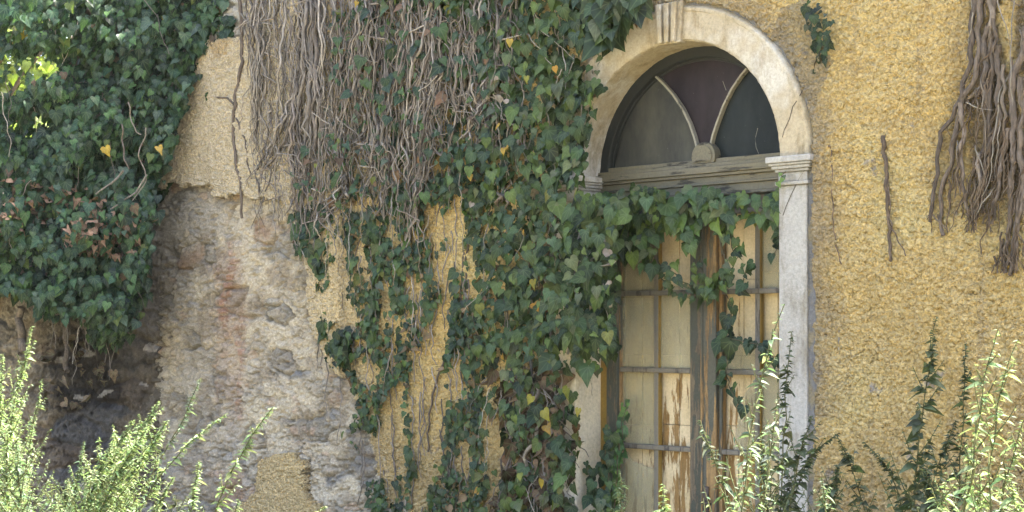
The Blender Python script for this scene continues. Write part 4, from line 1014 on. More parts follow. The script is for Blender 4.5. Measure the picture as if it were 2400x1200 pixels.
thin_ = lambda x, y: np.where((x < 330) & (y < 330), np.clip(.8 + 1.3 * fbm(x / 40, y / 40, 3, 118), 0, 1), 1)
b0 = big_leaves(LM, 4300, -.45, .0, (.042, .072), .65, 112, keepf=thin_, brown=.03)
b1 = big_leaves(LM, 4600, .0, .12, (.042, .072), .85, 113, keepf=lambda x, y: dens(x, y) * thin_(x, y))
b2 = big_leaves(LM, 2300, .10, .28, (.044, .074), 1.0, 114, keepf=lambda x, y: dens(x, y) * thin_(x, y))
bh = big_leaves(HOLE[0], 45, .0, .2, (.045, .07), 1.2, 119, (), None)
THIN = [(-80, -60), (300, -60), (330, 120), (250, 330), (-80, 420)]
sprig = [strand_leaves(p_, 8, (.05, .08), -.05, 7, 700 + i, .9) for i, p_ in enumerate([[(450, 300), (478, 345), (494, 362)], [(455, 320), (480, 300), (480, 270)], [(470, 160), (508, 160)], [(450, 235), (480, 228)], [(400, 400), (386, 460)], [(425, 340), (455, 350)]])]
rag_ = big_leaves([(210, 740), (320, 680), (350, 600), (345, 700), (305, 790), (240, 820), (200, 770)], 260, .0, .15, (.045, .08), .7, 115, ())
OUT = [(-700, -120), (-450, -260), (-200, -230), (0, -290), (200, -220), (380, -270), (530, -150), (528, -55), (-75, -55), (-75, 690), (-300, 720), (-620, 640)]
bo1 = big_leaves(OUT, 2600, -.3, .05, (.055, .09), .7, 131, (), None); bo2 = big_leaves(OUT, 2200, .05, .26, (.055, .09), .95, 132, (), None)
for b_x in (b0, b1, b2, rag_, bo1, bo2): b_x[4][:] = b_x[4] * np.array((.82, 1.0, 1.2))
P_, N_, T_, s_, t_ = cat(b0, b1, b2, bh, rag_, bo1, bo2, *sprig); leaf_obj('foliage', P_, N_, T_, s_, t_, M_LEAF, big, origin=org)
sp = [(248, 348, .09, (.50, .36, .05)), (372, 346, .085, (.52, .34, .04)), (130, 165, .13, (.20, .30, .03)), (30, 180, .09, (.2, .28, .03)), (90, 172, .08, (.2, .28, .03)), (63, 148, .10, (.2, .28, .04)), (108, 150, .09, (.22, .3, .03))]  # two yellow leaves; the lime ones carry backlight in their colour
P = np.array([atz(float(a), float(b), 9.75) for a, b, c_, d_ in sp]); N, T = orient(len(sp), (oc[0], oc[1], 0), side=.3)
for i in range(len(sp)): leaf_obj('yellow_leaf', P[i:i+1], N[i:i+1], T[i:i+1], np.array([sp[i][2]]) * .75, np.array([sp[i][3]]) * .8, M_LEAF, big, origin=org)
LED = [(0, 430), (100, 420), (200, 440), (300, 480), (340, 540), (320, 620), (200, 600), (120, 540), (0, 560)]
p, P = big_pts(LED, 210, .02, .28, (), 116, None, 10); N, T = orient(len(p), (oc[0], oc[1], .3), side=.8, roll=1.2, up=(0, 1))
leaf_obj('dead_leaves', P, N, T, rng.uniform(.028, .058, len(p)), np.array((.24, .15, .105)) * rng.uniform(.35, 1.5, (len(p), 1)), M_DEAD, big, TPL_D, org)
p, P = big_pts([(90, 690), (330, 680), (300, 860), (220, 960), (100, 940), (90, 800)], 60, -.30, -.15, (), 117, None, 10); N, T = orient(len(p), (oc[0], oc[1], 0), side=.9, roll=1.2)
leaf_obj('dead_leaves', P, N, T, rng.uniform(.04, .09, len(p)), np.array((.13, .095, .065)) * rng.uniform(.4, 1.8, (len(p), 1)), M_DEAD, big, TPL_D, org)
def zpath(pts, Z0, m=20, wig=5, seed=0):
    pts = np.array(pts, float); sg = np.hypot(*np.diff(pts, axis=0).T); cs = np.concatenate([[0], np.cumsum(sg)]); t = np.linspace(0, cs[-1], m)
    px = np.interp(t, cs, pts[:, 0]) + wig * 1.6 * pn(t * .03, t * 0 + seed * 1.7, 120); py = np.interp(t, cs, pts[:, 1])
    Zc = np.minimum(facadeZ(px) - .08, Z0)
    return atz(px, py, Zc + .05 * pn(t * .04, t * 0 + seed, 121))
tw = []
for i in range(45):
    x, y = scatter(LM, 1, (), 10, 122)[0]; L_ = rng.uniform(50, 180); a_ = rng.normal(0, .5)
    tw.append((zpath([(x, y), (x + math.sin(a_) * L_ * .5, y + L_ * .5), (x + math.sin(a_) * L_ * .7, y + L_)], 10.05 + rng.uniform(-.08, .3), 16, 5, i) - org, np.linspace(.0034, .0016, 16), wood(PALEW if rng.random() < .3 else WOOD)))
for i in range(18):
    x = rng.uniform(100, 330); y = rng.uniform(640, 760); L_ = rng.uniform(60, 180)
    tw.append((zpath([(x, y), (x + rng.normal(0, 14), y + L_)], 10.42 + rng.uniform(-.2, .08), 14, 6, i + 300) - org, np.linspace(.005, .0025, 14), wood() * .8))
link('twigs', tubes_mesh('twigs', tw, 5), M_BARK, big)['kind'] = 'stuff'
for i, (pts, r_) in enumerate([([(300, 240), (308, 290), (322, 310), (332, 316)], .0045), ([(345, 300), (322, 365), (345, 420), (310, 470)], .004), ([(290, 400), (262, 430), (225, 455)], .007), ([(345, 410), (320, 450), (262, 490)], .006), ([(158, 870), (155, 800), (160, 730), (175, 640)], .018), ([(48, 830), (52, 780), (45, 720)], .03), ([(283, 290), (290, 350), (300, 396)], .005)]):
    P = zpath(pts, 9.86 if i not in (4, 5) else 10.40, 24, 4, i + 60)
    link('stem', tubes_mesh('stem', [(P - org, r_ * np.linspace(1.1, .8, 24), wood(PALEW) * .6 if i < 4 else wood())], 7), M_BARK, big)

# ---- 5. the bare woody bundle at upper right, single stems, small clumps
bund = thing('dry_vine', 'bundle of thick bare dead vine stems on yellow stucco at upper right', 'vine', tuple(at(2290., 300., 0)))
org = np.array(bund.location)
BL = [([(2285, -60), (2277, 100), (2262, 200), (2247, 240), (2207, 310), (2196, 400), (2182, 500), (2180, 520)], .015), ([(2300, -60), (2296, 120), (2286, 190), (2256, 240), (2240, 300), (2226, 380), (2206, 470), (2205, 552)], .017),
      ([(2322, -60), (2322, 100), (2312, 190), (2282, 215), (2262, 240)], .016), ([(2250, 240), (2256, 330), (2252, 400), (2266, 500)], .013), ([(2341, 105), (2340, 260), (2312, 400), (2300, 500)], .014), ([(2330, -60), (2330, 100), (2318, 260), (2320, 360), (2290, 460), (2282, 512)], .013),
      ([(2410, 60), (2372, 200), (2376, 350), (2370, 480), (2360, 560), (2352, 640)], .018), ([(2395, 180), (2396, 400), (2382, 540), (2368, 645)], .017), ([(2420, 300), (2400, 460), (2376, 560), (2360, 630)], .015), ([(2312, 60), (2308, 200), (2310, 300), (2296, 370)], .014),
      ([(2360, 300), (2350, 400), (2330, 470), (2328, 525)], .012), ([(2294, 360), (2296, 440), (2280, 505)], .012), ([(2350, 150), (2358, 300), (2345, 380)], .010)]
BL = [([(p_[0][0] + 4, p_[0][1] - 40 - (k_ * 53) % 160)] + p_ if p_[0][1] < 0 else p_, r_) for k_, (p_, r_) in enumerate(BL)]
for i, (pts, r_) in enumerate(BL):
    P = wpath(pts, [-.06 - .03 * rng.random(), -.08, -.05], 40, 6, 800 + i, .022); rr = .86 * r_ * np.linspace(1.05, .6, 40) * (1 + .25 * pn(np.arange(40) * .45, np.full(40, i * 2.7), 130))
    link('stem', tubes_mesh('stem', [(P - org, rr, wood(np.array([(.23, .185, .145), (.18, .145, .115), (.28, .23, .18)])))], 9), M_BARK, bund)
BR = [[(2335, -20), (2355, 60), (2368, 110)], [(2400, 130), (2345, 210), (2332, 300), (2320, 420), (2290, 500)], [(2298, 140), (2304, 250), (2310, 340), (2305, 420)], [(2380, -20), (2370, 100), (2372, 250), (2378, 360)], [(2330, 440), (2300, 480), (2285, 510)], [(2262, 240), (2300, 255), (2326, 258)], [(2245, 330), (2240, 380)], [(2345, 240), (2340, 340), (2330, 420)], [(2390, 70), (2400, 120)], [(2280, -20), (2276, 60), (2265, 140)], [(2285, 340), (2300, 380), (2310, 430)]]
for i, pts in enumerate(BR):
    P = wpath(pts, [-.07, -.105, -.08], 28, 3, 850 + i, .03); link('runner', tubes_mesh('runner', [(P - org, np.linspace(.0036, .0014, 28), wood(PALEW) * .85)], 5), M_BARK, bund)
tw = []
for i in range(170):
    pts, r_ = BL[rng.integers(0, len(BL))]; pts = np.array(pts, float); j = rng.integers(0, len(pts) - 1); t = rng.random(); x, y = pts[j] * (1 - t) + pts[j + 1] * t
    L_ = min(rng.uniform(40, 150), max(15, (545 if x < 2335 else 640) - y)); tw.append((wpath([(x + rng.normal(0, 9), y), (x + rng.normal(0, 16) - .15 * L_, y + L_)], -.045 - .05 * rng.random(), 14, 6, 900 + i, .03) - org, rng.uniform(.002, .006) * np.linspace(1, .5, 14), wood(np.array([(.15, .11, .075), (.20, .15, .10)]))))
link('rootlets', tubes_mesh('rootlets', tw, 5), M_BARK, bund)['kind'] = 'stuff'

def single(label, pts_r, y=-.06, col=(.17, .13, .095), anchor=None):
    o = thing('dry_vine', label, 'vine', tuple(at(*[float(v) for v in pts_r[0][0][0]], 0)))
    og = np.array(o.location)
    for i, (pts, r_) in enumerate(pts_r):
        m = 34; P = wpath(pts, y, m, 3, 1000 + i + len(pts), .04); link('stem' if i == 0 else 'branch', tubes_mesh('stem', [(P - og, r_ * np.linspace(1, .7, m) * (1 + .2 * pn(np.arange(m) * .6, np.full(m, i * 1.1), 140)), np.array(col) * rng.uniform(.85, 1.2))], 7), M_BARK, o)
    return o
single('single short dead vine stem on yellow stucco between arch and vine bundle', [([(2070, 318), (2076, 400), (2079, 470), (2085, 540), (2085, 612)], .010), ([(2074, 380), (2082, 470), (2090, 530)], .004), ([(2088, 530), (2105, 560), (2122, 600)], .0035), ([(2068, 322), (2070, 360)], .006)])
single('faint thin withered tendril on yellow stucco just right of the door jamb', [([(1948, 338), (1950, 420), (1952, 500), (1956, 560), (1970, 620)], .0035), ([(1944, 342), (1950, 345)], .007)], -.05, (.25, .18, .12))
single('dark forked vine stem climbing the torn stucco strip near the garden ivy', [([(560, -40), (566, 60), (568, 140), (552, 220), (546, 300), (552, 380), (566, 440), (566, 512)], .013), ([(550, 246), (535, 230), (500, 228)], .008), ([(552, 270), (572, 325), (588, 420)], .006), ([(582, -40), (575, 60), (585, 120)], .006)], -.085, (.16, .13, .105))
def clump(label, polys, strands, size, seed, y=(.05, .14), bright=.75, name='ivy'):
    o = thing(name, label, 'ivy', tuple(at(float(polys[0][0][0][0]) if polys else strands[0][0][0][0], float(polys[0][0][0][1]) if polys else strands[0][0][0][1], 0))); og = np.array(o.location)
    parts = [house_leaves(pl, n, size, y, (), 5, seed + i, bright=bright, yellow=0) for i, (pl, n) in enumerate(polys)] + [strand_leaves(s_, st, size, -y[0], 5, seed, bright) for s_, st in strands]
    P_, N_, T_, s__, t_ = cat(*parts); leaf_obj('foliage', P_, N_, T_, s__, t_, M_LEAF, o, origin=og)
    st_ = [(wpath(s_, -y[0] * .8, 16, 3, seed + j, .04) - og, np.linspace(.0035, .002, 16), (.14, .11, .06)) for j, (s_, st) in enumerate(strands)]
    if st_: link('stem', tubes_mesh('stem', st_, 5), M_BARK, o)
    return o
clump('small dark ivy clump hanging on yellow stucco right of the arch top', [([(1876, -30), (1908, -20), (1920, 20), (1948, 40), (1952, 90), (1950, 115), (1920, 122), (1900, 100), (1888, 50)], 62)], [([(1910, -40), (1900, 60), (1915, 130), (1905, 180)], 30), ([(1930, 100), (1935, 140), (1950, 165)], 14)], (.028, .050), 1200, bright=.55)
clump('tiny green ivy sprig growing on the right impost of the arch', [], [([(1836, 425), (1834, 410), (1842, 402)], 8)], (.025, .035), 1210, (.09, .1), 1.8)
clump('bright young ivy shoot climbing the left edge of the door', [], [([(1440, 1200), (1445, 1100), (1450, 1040), (1458, 990), (1470, 940)], 4.5), ([(1450, 1060), (1462, 1000)], 5)], (.036, .055), 1220, (-.12, -.08), 2.4)
o = clump('ivy trail with browned leaves at the foot of the left door jamb', [([(1400, 1080), (1425, 1090), (1430, 1200), (1390, 1210), (1375, 1160)], 40)], [([(1375, 1090), (1385, 1130), (1400, 1180)], 10), ([(1425, 1000), (1420, 1060), (1425, 1130)], 12)], (.045, .075), 1230, (-.02, .06), 1.0)

# ------------------------------------------------------------------ weeds
def weed(label, pts, Zc, seed, branches=12, blen=.22, leaf=(.03, .05), tpl='L', spike=0.3, bright=1.0, dens=1.0, tint=(.105, .15, .05), lean=None, zmin=None):
    global rng
    old = rng; rng = np.random.default_rng(seed)
    if tpl == 'L' and tint is not DG_SHADE and pts[0][0] < 700: dens *= 1.5; branches = int(branches * 1.25); leaf = (leaf[0] * .85, leaf[1] * .85)
    elif pts[0][0] > 700: dens *= .52 if tint is not DG_SHADE else 1.05
    if tint is DG_SHADE: leaf = (leaf[0] * 1.1, leaf[1] * 1.3)
    if tint is not DG_SHADE and tpl == 'R': tpl = 'L'; dens *= 1.2
    pts = np.array(pts, float)
    P0 = atz(pts[:, 0], pts[:, 1], np.full(len(pts), float(Zc)) if np.isscalar(Zc) else np.array(Zc, float))
    base = P0[0].copy(); slope = (P0[1] - P0[0]); base = base - slope / max(slope[2], .05) * base[2] * .5; base[2] = 0
    P0 = np.concatenate([[base], P0])
    sg = np.linalg.norm(np.diff(P0, axis=0), axis=1); cs = np.concatenate([[0], np.cumsum(sg)]); L = cs[-1]
    m = 40; t = np.linspace(0, L, m)
    path = np.stack([np.interp(t, cs, P0[:, i]) for i in range(3)], 1)
    for _ in range(3): path[1:-1] = .25 * path[:-2] + .5 * path[1:-1] + .25 * path[2:]
    path += .008 * np.stack([pn(t * 9, t * 0 + seed, 150), pn(t * 9, t * 0 + seed + 9, 151), 0 * t], 1) * sst(0, .3, t)[:, None]
    o = thing('weed', label, 'weed', tuple(base))
    stems = [(path - base, np.linspace(.0055, .0014, m), (.13, .13, .06))]
    LP = []; LN = []; LT = []; LS = []
    def put(p, dirn, s_):
        LP.append(p); LT.append(dirn)
        n_ = np.cross(dirn, rng.normal(0, 1, 3)); n_ /= np.linalg.norm(n_) + 1e-6
        n_ = n_ * .6 + np.array((0, 0, 1.0)); LN.append(n_); LS.append(s_)
    zvis = float(atz(1200., 1230., float(np.mean(Zc)))[2])
    t0 = float(np.interp(zvis - .15, path[:, 2], t))
    def along(q, L_, n_, s0, s1, w_=.9, top=False):
        k_ = len(q)
        for i in range(n_):
            f = (i + rng.random()) / n_; x = f * (k_ - 1); j = int(min(x, k_ - 2)); p = q[j] + (q[j + 1] - q[j]) * (x - j)
            d = q[min(j + 1, k_ - 1)] - q[max(j - 1, 0)]; d = d / (np.linalg.norm(d) + 1e-6)
            az = rng.uniform(0, 2 * math.pi); hv = np.array((math.cos(az), math.sin(az), 0))
            dd = d * rng.uniform(.3, .9) + hv * w_ + np.array((0, 0, rng.uniform(-.1, .25)))
            put(p, dd, (s0 + (s1 - s0) * f) * rng.uniform(.65, 1.2))
    vis = path[t > t0]
    along(vis, 0, int(50 * dens * (L - t0) / .5), leaf[1] * 1.1, leaf[0] * .6)
    tops = t0 + (L - t0) * (1 - spike)
    # dense tip of small bracts
    tip = path[t > tops]
    if len(tip) > 3: along(tip, 0, int(85 * dens), leaf[0] * .95, leaf[0] * .5, .55)
    for i in range(branches):
        f = (i + .5 * rng.random()) / branches; tt = t0 + (L - t0) * f * .9
        p = np.array([np.interp(tt, t, path[:, a]) for a in range(3)])
        d = np.array([np.interp(min(tt + .05, L), t, path[:, a]) for a in range(3)]) - p; d /= np.linalg.norm(d) + 1e-6
        az = i * 2.4 + rng.uniform(-.5, .5); hv = np.array((math.cos(az), math.sin(az), 0))
        bl = blen * (1.1 - .85 * f) * rng.uniform(.7, 1.2)
        kk = 10; s_ = np.linspace(0, 1, kk)
        q = p + (d * .75 + hv * .62)[None] * (s_ * bl)[:, None] + np.array((0, 0, .25 * bl))[None] * (s_ ** 2)[:, None]
        stems.append((q - base, np.linspace(.0024, .0009, kk), (.13, .14, .06)))
        along(q, 0, max(5, int(bl / .0075 * dens)), leaf[1] * .85, leaf[0] * .5, .8)
        put(p, hv + np.array((0, 0, .2)), leaf[1] * 1.2)
    link('stem', tubes_mesh('stem', stems, 5), M_WSTEM, o)
    n_ = len(LP); tn = np.array(tint) * rng.uniform(.65, 1.35, (n_, 1)) * bright * (1 + rng.normal(0, .08, (n_, 3)))
    leaf_obj('leaves', np.array(LP), np.array(LN), np.array(LT), np.array(LS), np.clip(tn, .01, .8), M_WEED, o, TPL_L if tpl == 'L' else TPL_R, base)
    rng = old
    return o
YG_SUN = (.25, .33, .155); GG = (.175, .245, .14); DG_SHADE = (.075, .102, .055)  # sun and shade put into the tints: pale where lit, dark where shaded
weed('leaning weed plume over the middle of the lower left bush', [(255, 1240), (300, 1130), (345, 1060), (392, 985)], 4.9, 41, 18, .2, (.026, .042), 'L', .4, 1, 1.6, YG_SUN)
weed('weed plume at the inner left of the lower left bush', [(215, 1240), (262, 1140), (296, 1075), (345, 1000)], 4.7, 42, 18, .22, (.026, .042), 'L', .4, 1, 1.6, YG_SUN)
weed('broad leafy weed between the left frame edge and the tallest spike', [(8, 1240), (12, 1120), (22, 1010), (36, 930)], 4.5, 43, 20, .22, (.022, .038), 'L', .35, 1, 1.6, YG_SUN)
weed('feathery weed foot below the narrow upright spike', [(140, 1260), (150, 1190), (160, 1120)], 4.8, 44, 14, .16, (.02, .034), 'L', .4, .9, 1.3, GG)
weed('airy green weed before the right edge of the door, beside the jamb', [(1775, 1240), (1800, 1120), (1812, 1010), (1822, 930)], 4.7, 51, 14, .17, (.026, .044), 'L', .35, 1, .7, GG)
weed('airy low weed on the right half of the door', [(1690, 1240), (1735, 1150), (1758, 1080), (1768, 1010)], 4.6, 52, 14, .18, (.026, .044), 'L', .35, 1, .7, GG)
weed('dark airy weed spreading at the right foot of the tallest dark weed', [(2160, 1240), (2185, 1130), (2215, 1050), (2240, 985)], 5.2, 53, 12, .18, (.028, .044), 'R', .3, 1, .6, DG_SHADE)
weed('dark low weed filling the corner between jamb and stucco', [(1930, 1240), (1950, 1160), (1965, 1090)], 5.3, 54, 12, .20, (.026, .042), 'R', .3, 1, .7, DG_SHADE)
weed('airy sunlit weed rising behind the pale pair', [(2245, 1240), (2262, 1130), (2290, 1010), (2300, 930)], 3.7, 55, 13, .14, (.026, .044), 'L', .4, 1, .8, YG_SUN)
weed('sunlit weed leaning out toward the right frame edge', [(2330, 1240), (2355, 1130), (2385, 1040), (2402, 985)], 3.5, 56, 10, .12, (.026, .044), 'R', .4, 1, .8, YG_SUN)
weed('tallest pale weed spike at the far left edge against the garden wall', [(18, 1200), (26, 1020), (46, 880), (79, 765)], 4.7, 1, 18, .20, (.022, .036), 'L', .35, 1, 1.5, YG_SUN)
weed('leafy pale weed cut off by the left frame edge', [(-12, 1200), (-4, 1020), (2, 900), (4, 830)], 4.6, 2, 16, .22, (.022, .036), 'L', .3, 1, 1.5, YG_SUN)
weed('bushy grey green weed base below the tallest left spike', [(52, 1220), (48, 1130), (38, 1040)], 4.4, 3, 16, .20, (.02, .034), 'L', .3, 1, 1.6, GG)
weed('weed spray leaning right of the tall left spike', [(55, 1200), (62, 1080), (80, 980), (98, 890)], 4.8, 4, 10, .12, (.02, .034), 'L', .4, 1, 1.2, YG_SUN)
weed('dense sunlit weed plume, highest of the lower left bush', [(225, 1240), (270, 1110), (330, 1010), (371, 940)], 4.9, 5, 18, .22, (.026, .042), 'L', .4, 1, 1.7, YG_SUN)
weed('sunlit weed in the heart of the lower left bush', [(200, 1240), (235, 1130), (275, 1050), (310, 985)], 4.8, 6, 18, .22, (.026, .042), 'L', .4, 1, 1.7, YG_SUN)
weed('sunlit weed at the low left flank of the bush', [(185, 1240), (210, 1160), (240, 1090), (262, 1030)], 4.7, 7, 14, .2, (.024, .04), 'L', .4, 1, 1.5, YG_SUN)
weed('narrow upright weed spike left of the lower left bush', [(160, 1240), (178, 1140), (197, 1035)], 4.9, 8, 8, .09, (.02, .034), 'L', .5, 1, 1.4, GG)
weed('loose weed stem rising behind the lower left bush to the rubble wall', [(300, 1240), (370, 1080), (425, 1000), (468, 886)], 5.6, 9, 7, .16, (.026, .04), 'R', .3, .9, .7, GG)
weed('arching weed stem leaning right with its tip over the rubble', [(310, 1220), (400, 1080), (460, 1020), (528, 972)], 5.0, 10, 7, .13, (.026, .042), 'R', .35, 1, .9, YG_SUN)
weed('sparse sunlit weed stem in front of the lower stucco patch', [(495, 1220), (540, 1110), (588, 1020), (640, 955)], 4.7, 11, 8, .10, (.028, .045), 'R', .35, 1, .8, YG_SUN)
weed('short sunlit weed between the bush and the sparse leaning stem', [(440, 1240), (455, 1150), (466, 1080)], 4.8, 12, 7, .10, (.024, .04), 'R', .5, 1, 1.0, YG_SUN)
weed('short plume at the right foot of the lower left bush', [(350, 1240), (380, 1160), (406, 1118)], 4.7, 13, 8, .10, (.022, .036), 'L', .5, 1, 1.3, YG_SUN)
weed('low leafy weed at the bottom left between spike and bush', [(110, 1250), (125, 1190), (120, 1140)], 4.6, 14, 8, .14, (.026, .045), 'R', .3, .9, .9, GG)
weed('low dark green weed under the leaning stem', [(400, 1260), (420, 1200), (410, 1160)], 5.2, 15, 10, .16, (.024, .04), 'L', .3, .8, 1.2, DG_SHADE)
weed('small weed tip at the bottom below the sparse leaning stem', [(545, 1250), (548, 1200), (556, 1172)], 4.8, 16, 4, .06, (.024, .036), 'R', .5, 1, .8, YG_SUN)
weed('tiny weed tip peeping up before the lower stucco patch', [(690, 1250), (735, 1205), (762, 1186)], 4.6, 17, 4, .05, (.022, .032), 'R', .5, 1, .8, YG_SUN)
weed('tall pale weed standing in front of the right door leaf', [(1735, 1240), (1752, 1060), (1782, 880), (1808, 800), (1838, 712)], 4.25, 20, 16, .15, (.026, .045), 'L', .35, 1, .8, GG)
weed('thin dull weed before the meeting of the door leaves', [(1720, 1240), (1690, 1120), (1660, 1040), (1640, 985)], 4.5, 21, 8, .12, (.026, .045), 'L', .3, .9, .6, DG_SHADE)
weed('dull leafy weed low before the right door leaf', [(1800, 1240), (1795, 1130), (1785, 1020)], 5.0, 22, 14, .18, (.026, .045), 'L', .3, .9, .8, DG_SHADE)
weed('dark slender weed against the white door jamb', [(1828, 1240), (1836, 1060), (1842, 900), (1856, 775)], 5.6, 23, 10, .13, (.03, .05), 'R', .3, 1, .55, DG_SHADE)
weed('dark branching weed spreading from the white jamb onto yellow stucco', [(1845, 1240), (1868, 1090), (1890, 1010), (1902, 975)], 5.5, 24, 12, .24, (.028, .046), 'R', .3, 1, .7, DG_SHADE)
weed('dark weed leaning across the jamb edge to the right', [(1840, 1240), (1880, 1100), (1925, 1040), (1965, 1015)], 5.6, 25, 8, .14, (.026, .045), 'R', .3, 1, .6, DG_SHADE)
weed('tallest dark weed against the yellow stucco', [(2138, 1240), (2148, 1070), (2172, 900), (2196, 745)], 5.1, 26, 16, .20, (.03, .052), 'R', .28, 1, .6, DG_SHADE)
weed('slim dark weed between the tallest dark weed and the pale pair', [(2240, 1240), (2254, 1030), (2264, 805)], 5.2, 27, 9, .12, (.028, .044), 'R', .3, 1, .6, DG_SHADE)
weed('dark weed leaning left from the foot of the tallest dark weed', [(2125, 1240), (2100, 1130), (2060, 1070), (2026, 1036)], 5.2, 28, 7, .13, (.026, .045), 'R', .3, 1, .6, DG_SHADE)
weed('sparse dark weed leaning left across the stucco by the jamb', [(2035, 1240), (2010, 1130), (1985, 1070), (1962, 1020)], 5.4, 29, 8, .16, (.026, .042), 'R', .3, 1, .6, DG_SHADE)
weed('pale sunlit weed, left one of the pair at the right', [(2258, 1240), (2280, 1060), (2308, 900), (2336, 770)], 3.5, 30, 14, .13, (.026, .044), 'L', .4, 1, .9, YG_SUN)
weed('pale sunlit weed, right one of the pair at the right', [(2316, 1240), (2330, 1010), (2345, 890), (2385, 795)], 3.5, 31, 12, .12, (.026, .044), 'L', .4, 1, .8, YG_SUN)
weed('low sunlit weed at the bottom left of the pale pair', [(2190, 1250), (2205, 1190), (2218, 1130)], 3.4, 32, 9, .12, (.026, .044), 'R', .4, 1, 1, YG_SUN)
weed('low sunlit weed in the bottom right corner', [(2385, 1250), (2378, 1180), (2374, 1125)], 3.3, 33, 8, .10, (.03, .046), 'R', .4, 1, 1, YG_SUN)
weed('small grey green weed at the foot of the jamb edge', [(1935, 1250), (1935, 1180), (1928, 1120)], 4.4, 34, 9, .11, (.024, .04), 'L', .4, 1, 1, GG)
weed('low bright weed tip before the middle of the door', [(1560, 1260), (1560, 1200), (1556, 1135)], 4.0, 35, 5, .07, (.028, .044), 'R', .4, 1, .8, YG_SUN)
weed('low bright weed at the bottom before the right door leaf', [(1715, 1260), (1718, 1220), (1712, 1170)], 4.0, 36, 6, .09, (.028, .044), 'R', .4, 1, .8, YG_SUN)
weed('grey green feathery weed at the left foot of the door', [(1458, 1260), (1456, 1180), (1452, 1105)], 5.4, 37, 14, .12, (.02, .034), 'L', .4, 1, 1.5, GG)
weed('dull bushy weed low on the stucco left of the pale pair', [(2170, 1260), (2180, 1190), (2172, 1100)], 5.0, 38, 10, .2, (.026, .045), 'R', .3, 1, .7, DG_SHADE)
weed('sunlit low weed between the pale pair', [(2290, 1260), (2300, 1190), (2296, 1110)], 3.6, 39, 9, .12, (.026, .044), 'L', .4, 1, .9, YG_SUN)

# ------------------------------------------------------------------ trees beyond the garden wall
def tree(label, x, y, H, r, n, seed, tint):
    g_ = np.random.default_rng(seed)
    o = thing('tree', label, 'tree', (x, y, 0), 'trees beyond the garden wall')
    cc = np.array((x, y, H - r * .9))
    limbs = [(np.array([(0, 0, 0), (.05, .03, H * .25), (.0, .1, H * .5), (.1, 0, H * .8)]), np.array([.2, .16, .12, .04]), (.14, .11, .08))]
    cl = []
    for i in range(26):
        d = g_.normal(0, 1, 3); d /= np.linalg.norm(d); p = cc + d * r * g_.uniform(.35, 1.0) * np.array((1, 1, .85)); cl.append(p)
        a_ = np.array((x, y, H * g_.uniform(.3, .6))); q = np.linspace(0, 1, 6)[:, None]
        limbs.append((a_ + (p - a_) * q + np.array((0, 0, .3)) * np.sin(q * 3.14) - np.array((x, y, 0)), np.linspace(.06, .012, 6), (.14, .11, .08)))
    link('trunk', tubes_mesh('trunk', limbs, 7), M_BARK, o)
    cl = np.array(cl); w_ = g_.integers(0, len(cl), n)
    P = cl[w_] + g_.normal(0, r * .20, (n, 3)); N = g_.normal(0, .6, (n, 3)); N[:, 2] += .8; T = g_.normal(0, 1, (n, 3))
    leaf_obj('crown', P, N, T, g_.uniform(.10, .19, n), np.array(tint) * g_.uniform(.6, 1.5, (n, 1)), M_WEED, o, TPL[:2], (x, y, 0))
for i, (px, Zt, H, r) in enumerate([(-160, 21, 7.6, 2.2), (60, 24, 5.6, 2.0), (260, 27, 8.4, 2.6), (-60, 30, 5.9, 2.4)]):
    q = atz(float(px), HY, float(Zt))
    tree(['yellow green tree beyond the left end of the garden wall', 'low bright tree seen through the gap in the big ivy', 'tall tree behind the house corner and the big ivy', 'far low tree glimpsed through the gap in the ivy'][i], float(q[0]), float(q[1]), H, r, 5200, 40 + i, (.15, .20, .045))

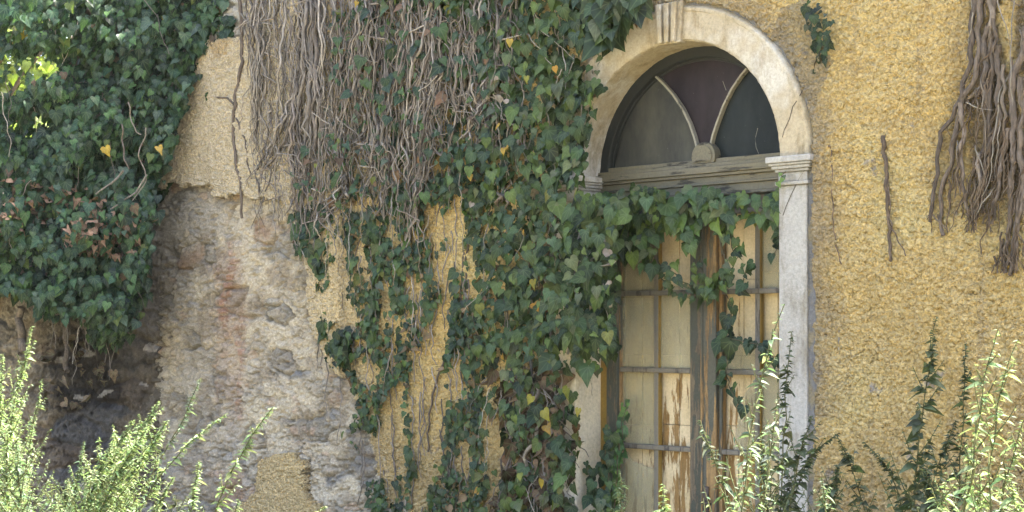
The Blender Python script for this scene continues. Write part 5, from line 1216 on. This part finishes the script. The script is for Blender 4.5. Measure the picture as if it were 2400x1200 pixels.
# ------------------------------------------------------------------ ground, sky, sun
m_, nt_, b_ = newmat('dry grassy earth')
c_ = mix(nt_, ramp(nt_, noise(nt_, .8, 6, .65), [(.42, g(0)), (.60, g(1))]), (.24, .195, .115), (.10, .11, .045))
c_ = mix(nt_, ramp(nt_, noise(nt_, 14, 5, .7, w=3), [(.4, g(.0)), (.7, g(.6))]), c_, (.29, .24, .15)); nt_.links.new(c_, b_.inputs['Base Color']); b_.inputs['Roughness'].default_value = 1
bump(nt_, b_, noise(nt_, 22, 5, .7), .6, .03)
gm = MB(); bmesh.ops.create_grid(gm.bm, x_segments=2, y_segments=2, size=600); gr = gm.done('ground', m_); gr['kind'] = 'structure'

SUN_EL, SUN_AZ = 58, 33       # elevation; azimuth measured from +Y (behind the house) towards +X
wd = bpy.data.worlds.new('World'); S.world = wd; wd.use_nodes = True
nt = wd.node_tree; bg = nt.nodes['Background']
sky = nt.nodes.new('ShaderNodeTexSky'); sky.sky_type = 'NISHITA'; sky.sun_disc = False
sky.sun_elevation = R(SUN_EL); sky.sun_rotation = R(SUN_AZ); sky.air_density = .85; sky.dust_density = 5.5; sky.ozone_density = .5
nt.links.new(sky.outputs[0], bg.inputs['Color']); bg.inputs['Strength'].default_value = .12
sl = bpy.data.lights.new('sun', 'SUN'); sl.energy = 4.0; sl.angle = R(.5); sl.color = (1, .95, .86)
so = bpy.data.objects.new('sun', sl); COL.objects.link(so)
sd = Vector((math.sin(R(SUN_AZ)) * math.cos(R(SUN_EL)), math.cos(R(SUN_AZ)) * math.cos(R(SUN_EL)), math.sin(R(SUN_EL))))
so.rotation_euler = sd.to_track_quat('Z', 'Y').to_euler(); so.location = (0, 10, 15)

S.view_settings.view_transform = 'Standard'; S.view_settings.look = 'None'; S.view_settings.gamma = 1
S.view_settings.exposure = 3.42
S.render.engine = 'CYCLES'
S.cycles.max_bounces = 8; S.cycles.diffuse_bounces = 4; S.cycles.transparent_max_bounces = 12
S.cycles.use_denoising = True

hz = bpy.data.materials.new('glare veil volume'); hz.use_nodes = True; nt = hz.node_tree
for n_ in list(nt.nodes):
    if n_.type != 'OUTPUT_MATERIAL': nt.nodes.remove(n_)
pv = nt.nodes.new('ShaderNodeVolumePrincipled'); pv.inputs['Color'].default_value = (.86, .93, 1, 1); pv.inputs['Density'].default_value = .00028; pv.inputs['Anisotropy'].default_value = .3
nt.links.new(pv.outputs[0], nt.nodes['Material Output'].inputs['Volume'])
ho = MB().box((-45, -20, -1), (20, 45, 12)).done('glare_veil', hz); ho['kind'] = 'stuff'  # added volume imitating lens glare, lifts the dark tones at left
S.cycles.volume_bounces = 0; S.cycles.volume_step_rate = 4
